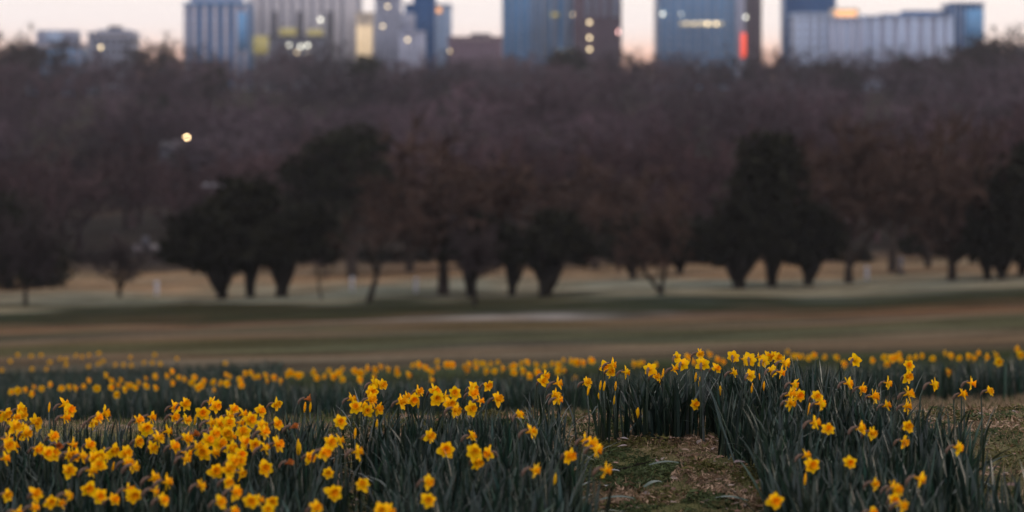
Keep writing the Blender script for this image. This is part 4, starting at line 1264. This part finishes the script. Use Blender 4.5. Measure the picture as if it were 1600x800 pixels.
BACK = [
 (0, 540, [(97, 445), (165, 435), (232, 425), (315, 405), (295, 465), (475, 375), (590, 415), (660, 405), (710, 415), (800, 395), (845, 340), (930, 415), (1010, 285), (1070, 340), (1155, 335), (1065, 405), (1130, 380), (1190, 425), (1115, 470), (1210, 380)]),
 (200, 540, [(20, 385), (65, 410), (100, 360), (160, 320), (168, 395), (255, 300), (260, 410), (365, 295), (420, 250), (420, 360), (485, 310), (535, 325), (635, 310), (665, 410), (700, 385), (725, 345), (815, 430), (935, 285), (970, 300), (945, 370),
             (1070, 330), (1085, 385), (1120, 270), (1175, 265), (1215, 305)]),
 (400, 540, [(20, 300), (85, 290), (95, 345), (165, 310), (220, 340), (290, 285), (320, 260), (400, 290), (540, 255), (580, 310), (735, 300), (790, 270), (940, 245), (1000, 265), (1055, 220), (985, 335), (1140, 235), (1190, 210), (1120, 310)]),
 (600, 540, [(30, 230), (110, 220), (120, 270), (225, 285), (325, 190), (395, 220), (450, 255), (505, 210), (600, 190), (650, 190), (760, 210), (790, 240), (810, 185), (870, 215), (970, 240), (1130, 220), (1205, 215), (445, 340)]),
 (800, 540, [(20, 200), (15, 260), (90, 245), (140, 165), (160, 295), (225, 190), (240, 260), (430, 245), (440, 190), (485, 235), (555, 150), (620, 165), (670, 170), (760, 150), (1160, 180)]),
 (1000, 540, [(15, 170), (455, 115), (500, 165), (655, 90), (735, 140), (790, 155)]),
 (1200, 540, [(280, 105), (440, 100), (655, 120), (720, 185), (995, 145), (1130, 175), (1180, 130), (1225, 120)]),
 (1400, 540, [(25, 90), (35, 145), (240, 100), (460, 75), (520, 105), (690, 110), (735, 120), (780, 70), (860, 110), (950, 95), (980, 160), (1155, 30), (1190, 90), (490, 262)]),
]
FAR = [
 (0, 540, [(300, 100), (395, 90), (575, 125), (630, 130), (635, 185), (725, 95), (785, 105), (850, 90), (950, 75), (945, 175), (990, 150), (1105, 185), (1185, 185), (15, 235), (305, 225), (440, 225), (850, 200), (170, 90), (400, 415), (480, 160), (100, 150)]),
 (200, 540, [(20, 110), (30, 190), (150, 165), (232, 165), (255, 90), (310, 175), (465, 125), (935, 170), (610, 355), (815, 350), (885, 360)]),
 (400, 540, [(650, 295), (700, 240), (830, 325), (825, 225), (370, 275), (430, 280)]),
 (600, 540, [(275, 190), (1060, 245), (935, 170), (1020, 175), (510, 150), (1090, 160), (880, 160), (960, 175)]),
 (800, 540, [(380, 175), (490, 140), (600, 310), (310, 200), (1220, 175), (90, 170), (590, 150)]),
 (1000, 540, [(145, 185)]),
 (1200, 540, [(185, 60), (540, 110), (1115, 110), (245, 100), (320, 105), (390, 120)]),
 (1400, 540, [(350, 125), (605, 120), (180, 110), (120, 120)]),
]
BUDS = [(484, 636, 'n'), (475.5, 636, 'n'), (588, 663, 'n'), (653, 630, 'n'), (918, 610, 'n'), (937, 602, 'n'), (943, 603, 'n'), (961, 603, 'n'), (934, 621, 'n'), (959, 624, 'n'), (1086, 589, 'n'), (1092, 596, 'n'), (1035, 583, 'n'), (1031, 594, 'n'),
        (1174, 606, 'n'), (1192.5, 603, 'n'), (1185, 590, 'n'), (1123.5, 612, 'o'), (1263, 640, 'o'), (1257, 748, 'n'), (866, 749, 'n'), (304, 656, 'n'), (76, 636, 'n'), (176, 730, 'n'), (464, 694, 'n'), (466, 702, 'o'), (554, 677, 'n'), (995, 646, 'o'), (836.5, 679, 'n')]
WITHER = [(478, 624), (456, 668), (449, 724), (325, 675), (302, 680), (88, 695), (247, 682)]

ANG = {'r': (-10, -10), 'v': (-36, -12), 'f': (-64, -18), 'b': (62, -6), 'l': (-150, -8)}
WORD = {'r': 'facing right', 'v': 'turned half right', 'f': 'facing forward', 'b': 'seen from behind', 'l': 'facing left'}

def solve_spot(px, py, lo, hi, h0):
    ds = np.linspace(lo, hi, 400)
    x = px_x(px, ds)
    h = py_z(py, ds) - gz(x, ds)
    cost = np.abs(h - h0)
    i = int(np.argmin(cost))
    return float(x[i]), float(ds[i]), float(h[i])

def nearest(px, py, lo):
    return 10.75 if 925 < px < 1150 and py < 690 else lo

def place_daffodil(px, py, face, lo, hi, size, label, group, near=True, h0=None, wither=False, hmin=.13, hmax=.46):
    h0 = h0 or random.uniform(.285, .345)
    x, d, h = solve_spot(px, py, nearest(px, py, lo) if lo < 10 else lo, hi, h0)
    h = min(max(h, hmin), hmax)
    a0, nod = ANG[face]
    yaw = math.radians(a0 + random.uniform(-24, 24))
    s = h / H0
    fx = .034
    bx = x - math.cos(yaw) * fx * s
    by = d - math.sin(yaw) * fx * s
    root = empty('daffodil', (bx, by, py_z(py, d) - h), yaw)
    root.scale = (s, s, s)
    tag(root, label, 'daffodil', group)
    link('stem', random.choice(STEMS), root)
    tiltv = math.radians(90 + nod + random.uniform(-20, 24))
    if near and d < 9.3:
        size *= np.interp(d, [7.6, 9.3], [.84, 1.0])
    fs = size / s
    FM = Matrix.Translation((fx, 0, H0)) @ Matrix.Rotation(random.uniform(-.25, .25), 4, 'Z') @ Matrix.Rotation(tiltv, 4, 'Y') @ Matrix.Rotation(random.uniform(0, 6.28), 4, 'Z')
    if near:
        link('spathe', SPATHES[0], root)
        tr = link('trumpet', random.choice(TRUMPETS), root, FM @ Matrix.Scale(fs, 4))
        for k in range(6):
            sweep = random.uniform(-.50, .22) if not wither else random.uniform(.5, 1.2)
            PM = FM @ Matrix.Rotation(k * math.pi / 3 + random.uniform(-.12, .12), 4, 'Z') @ Matrix.Translation((0, 0, .001 if k % 2 else -.0006)) @ Matrix.Rotation(-sweep if wither else sweep * .8, 4, 'Y') @ Matrix.Scale(fs * random.uniform(.9, 1.1), 4)
            link('petal', random.choice(PETALS), root, PM)
        for k in range(2):
            link('leaf', random.choice(LEAFS), root, Matrix.Translation((random.uniform(-.03, .03), random.uniform(-.03, .03), 0)) @ Matrix.Rotation(random.uniform(0, 6.28), 4, 'Z') @ Matrix.Scale(random.uniform(.85, 1.1), 4))
    else:
        link('trumpet', random.choice(TRUMPETS), root, FM @ Matrix.Scale(fs, 4))
        link('petals', random.choice(STARS), root, FM @ Matrix.Scale(fs, 4))
    return root

def mesh_arrays(me):
    v = np.empty(len(me.vertices) * 3, np.float32)
    me.vertices.foreach_get('co', v)
    q = np.empty(len(me.loops), np.int32)
    me.loops.foreach_get('vertex_index', q)
    return v.reshape(-1, 3), q.reshape(-1, 4)

STARS = []
for k in range(4):
    Vs, Qs, off = [], [], 0
    for j in range(6):
        v, q = mesh_arrays(random.choice(PETALS))
        R = (Matrix.Rotation(j * math.pi / 3, 4, 'Z') @ Matrix.Rotation(random.uniform(-.2, .15), 4, 'Y')).to_3x3()
        Vs.append(v @ np.array(R).T)
        Qs.append(q + off)
        off += len(v)
    Vs = np.concatenate(Vs)
    STARS.append(np_mesh('petals', Vs, [np.concatenate(Qs)], M_PETAL, tint=np.ones((len(Vs), 3)), smooth=True))

def ordinal(i, n):
    names = ['first', 'second', 'third', 'fourth', 'fifth', 'sixth', 'seventh', 'eighth', 'ninth', 'tenth', 'eleventh', 'twelfth']
    if n == 1: return ''
    if i == 0: return 'leftmost'
    if i == n - 1: return 'rightmost'
    return names[i] + ' from left' if i < 12 else names[n - 1 - i] + ' from right'

COLS = [(90, 'at left edge'), (200, 'left of the dense drift'), (300, 'in left half of dense drift'), (400, 'in right half of dense drift'), (520, 'just right of dense drift'), (640, 'around the worn gap'),
        (740, 'left of centre'), (850, 'at centre'), (960, 'left of bare path'), (1120, 'behind the bare path'), (1240, 'right above the path'), (1330, 'right of the path'), (1420, 'before the straw lawn'), (1700, 'at straw lawn edge')]
ROWS = [(585, 'top row'), (620, 'second row'), (655, 'third row'), (690, 'middle row'), (722, 'fifth row'), (757, 'sixth row'), (900, 'bottom row')]
SEGS = [(110, 'the left edge evergreen mass'), (230, 'the small forked bare tree'), (300, 'the white post and pale grass'), (370, 'the trio\'s left evergreen'), (420, 'the trio\'s middle evergreen'), (475, 'the trio\'s right evergreen'),
        (530, 'the slim sapling'), (575, 'the tiered pine'), (620, 'the leaning slim tree'), (700, 'the russet oak'), (765, 'the foremost dark tree'), (830, 'the twin stem evergreen'), (900, 'the squat evergreen'), (1000, 'the flat russet tree'),
        (1090, 'the V-trunk tree'), (1180, 'the low spreading evergreen'), (1300, 'the conical evergreen'), (1400, 'the fan crowned tree'), (1475, 'the slim dark post'), (1540, 'the twin stem right evergreen'), (1700, 'the right edge evergreen')]
pickof = lambda table, v: next(i for i, t in enumerate(table) if v < t[0])

def build_daffodils():
    spots = []
    for ox, oy, lst in NEAR:
        for q in lst:
            spots.append((ox + q[0] / 6.155, oy + q[1] / 6.155, q[2]))
    zones = {}
    for sp in spots:
        zones.setdefault((pickof(COLS, sp[0]), pickof(ROWS, sp[1])), []).append(sp)
    for (ci, ri), lst in zones.items():
        lst.sort()
        for i, (px, py, f) in enumerate(lst):
            o = ordinal(i, len(lst))
            lab = 'yellow daffodil ' + WORD[f] + ', ' + (o + ', ' + ROWS[ri][1] if o else 'alone, ' + ROWS[ri][1]) + ', ' + COLS[ci][1].replace('in right half', 'right half').replace('in left half', 'left half')
            place_daffodil(px, py, f, 7.2, 11.9, random.uniform(.66, .92), lab, 'daffodils in the near beds')
    spots = []
    for ox, oy, lst in BACK:
        for q in lst:
            spots.append((ox + q[0] / 6.155, oy + q[1] / 6.155))
    zones = {}
    for sp in spots:
        zones.setdefault(pickof(SEGS, sp[0]), []).append(sp)
    for si, lst in zones.items():
        lst.sort()
        for i, (px, py) in enumerate(lst):
            o = ordinal(i, len(lst))
            lab = 'soft yellow back-row daffodil, ' + (o + ' ' if o else '') + 'below ' + SEGS[si][1]
            place_daffodil(px, py, random.choice('rrvvf'), 19.6, 23.6, random.uniform(.9, 1.15) * (.85 if px < 420 else 1), lab, 'daffodils in the back bed', near=False, h0=.32, hmin=.12, hmax=.6)
    for i, (px, py) in enumerate(WITHER):
        o = place_daffodil(px, py, 'r', 7.2, 11.9, .62, ['shrivelled dark orange daffodil beside two buds at centre left', 'small withered orange daffodil left of the worn gap', 'wilting deep orange daffodil above the worn gap',
              'shrivelled russet daffodil at the top of the dense drift', 'crumpled orange daffodil inside the dense drift', 'wilted orange daffodil near the left edge', 'faded orange daffodil at the left of dense drift'][i], 'withered daffodils', wither=True)
        for c in o.children:
            if c.name.startswith(('petal', 'trumpet')):
                c.data = WCOPY.setdefault(c.data.name, wcopy(c.data))
    # closed buds and half hidden flowers among the leaves
    bz = {}
    for q in BUDS:
        bz.setdefault((pickof(COLS, q[0]), q[2]), []).append(q)
    for q in bz.values():
        q.sort()
    for i, (px, py, kind) in enumerate(BUDS):
        x, d, h = solve_spot(px, py, nearest(px, py, 7.2), 11.6, .25)
        h = min(max(h, .1), .36)
        z = py_z(py, d) - h
        r = empty('daffodil_bud', (x, d, z), random.uniform(-.9, .2))
        lab = 'narrow closed yellow bud among dark leaves ' if kind == 'n' else 'half open yellow bud among dark leaves '
        q = bz[(pickof(COLS, px), kind)]
        o = ordinal(q.index((px, py, kind)), len(q))
        tag(r, (o + ' ' if o else '') + lab + COLS[pickof(COLS, px)][1], 'bud', 'daffodil buds among the leaves')
        m = MB()
        m.tube([(0, 0, -.02), (.008, 0, h * .5), (0, 0, h - .012)], [.0038, .0033, .0028], 6)
        m.build('stem', M_STEM, r)
        w = .0055 if kind == 'n' else .010
        L = .034 if kind == 'n' else .04
        m = MB()
        m.tube([(0, 0, h - .014), (.001, 0, h - .004), (.003, 0, h + L * .3), (.005, 0, h + L * .7), (.006, 0, h + L)], [.002, w * .7, w, w * .75, .0008], 8)
        me = m.mesh('bud', M_PETAL, tint=np.ones((m.n, 3)), smooth=True)
        link('bud', me, r, Matrix.Translation((0, 0, -.012)))
    # the faintest blooms far back, past counting
    Vs, Qs, Ms, off = [], [], [], 0
    sv, sq = mesh_arrays(STARS[0])
    tv, tq = mesh_arrays(TRUMPETS[0])
    for ox, oy, lst in FAR:
        for q in lst:
            px, py = ox + q[0] / 6.155, oy + q[1] / 6.155
            x, d, h = solve_spot(px, py, 26.5 if px < 370 and py < 585 else 22.6, 36, .33)
            h = min(max(h, .15), .7)
            yaw = math.radians(random.uniform(-100, -20))
            FM = Matrix.Translation((x, d, py_z(py, d))) @ Matrix.Rotation(yaw, 4, 'Z') @ Matrix.Rotation(math.radians(92), 4, 'Y') @ Matrix.Scale(.85, 4)
            R = np.array(FM)
            for v, qd, mi in ((sv, sq, 0), (tv, tq, 1)):
                Vs.append(v @ R[:3, :3].T + R[:3, 3]); Qs.append(qd + off); Ms.append(np.full(len(qd), mi)); off += len(v)
            m = MB()
            zb = float(gz(x, d))
            m.tube([(x, d, zb - .02), (x, d + .005, zb + h * .6), (x, d, py_z(py, d))], [.004, .0035, .003], 4, cap=False)
            Vs.append(np.concatenate(m.V)); Qs.append(m.Q[0] + off); Ms.append(np.full(len(m.Q[0]), 2)); off += m.n
    V = np.concatenate(Vs)
    me = np_mesh('distant_daffodils', V, [np.concatenate(Qs)], [M_PETAL, M_TRUMPET, M_STEM], mat_idx=np.concatenate(Ms), tint=np.ones((len(V), 3)))
    tag(link('distant_daffodils', me), 'faint orange yellow blooms scattered beyond the back bed', 'daffodils', kind='stuff')

WCOPY = {}
def wcopy(me):
    c = me.copy()
    c.materials[0] = M_WITHER
    return c
build_daffodils()

# ------------------------------------------------------------------ evening air
def build_haze():
    m = bpy.data.materials.new('evening_haze')
    m.use_nodes = True
    n = m.node_tree.nodes
    n.remove(n['Principled BSDF'])
    v = n.new('ShaderNodeVolumePrincipled')
    v.inputs['Color'].default_value = (.92, .92, 1.0, 1)
    v.inputs['Density'].default_value = 0.00007
    m.node_tree.links.new(v.outputs[0], n['Material Output'].inputs['Volume'])
    b = MB()
    b.box(-3600, 3600, -90, 6800, -40, 190)
    tag(b.build('haze', m), 'faint cool evening haze over the whole park', 'haze', kind='stuff')
build_haze()
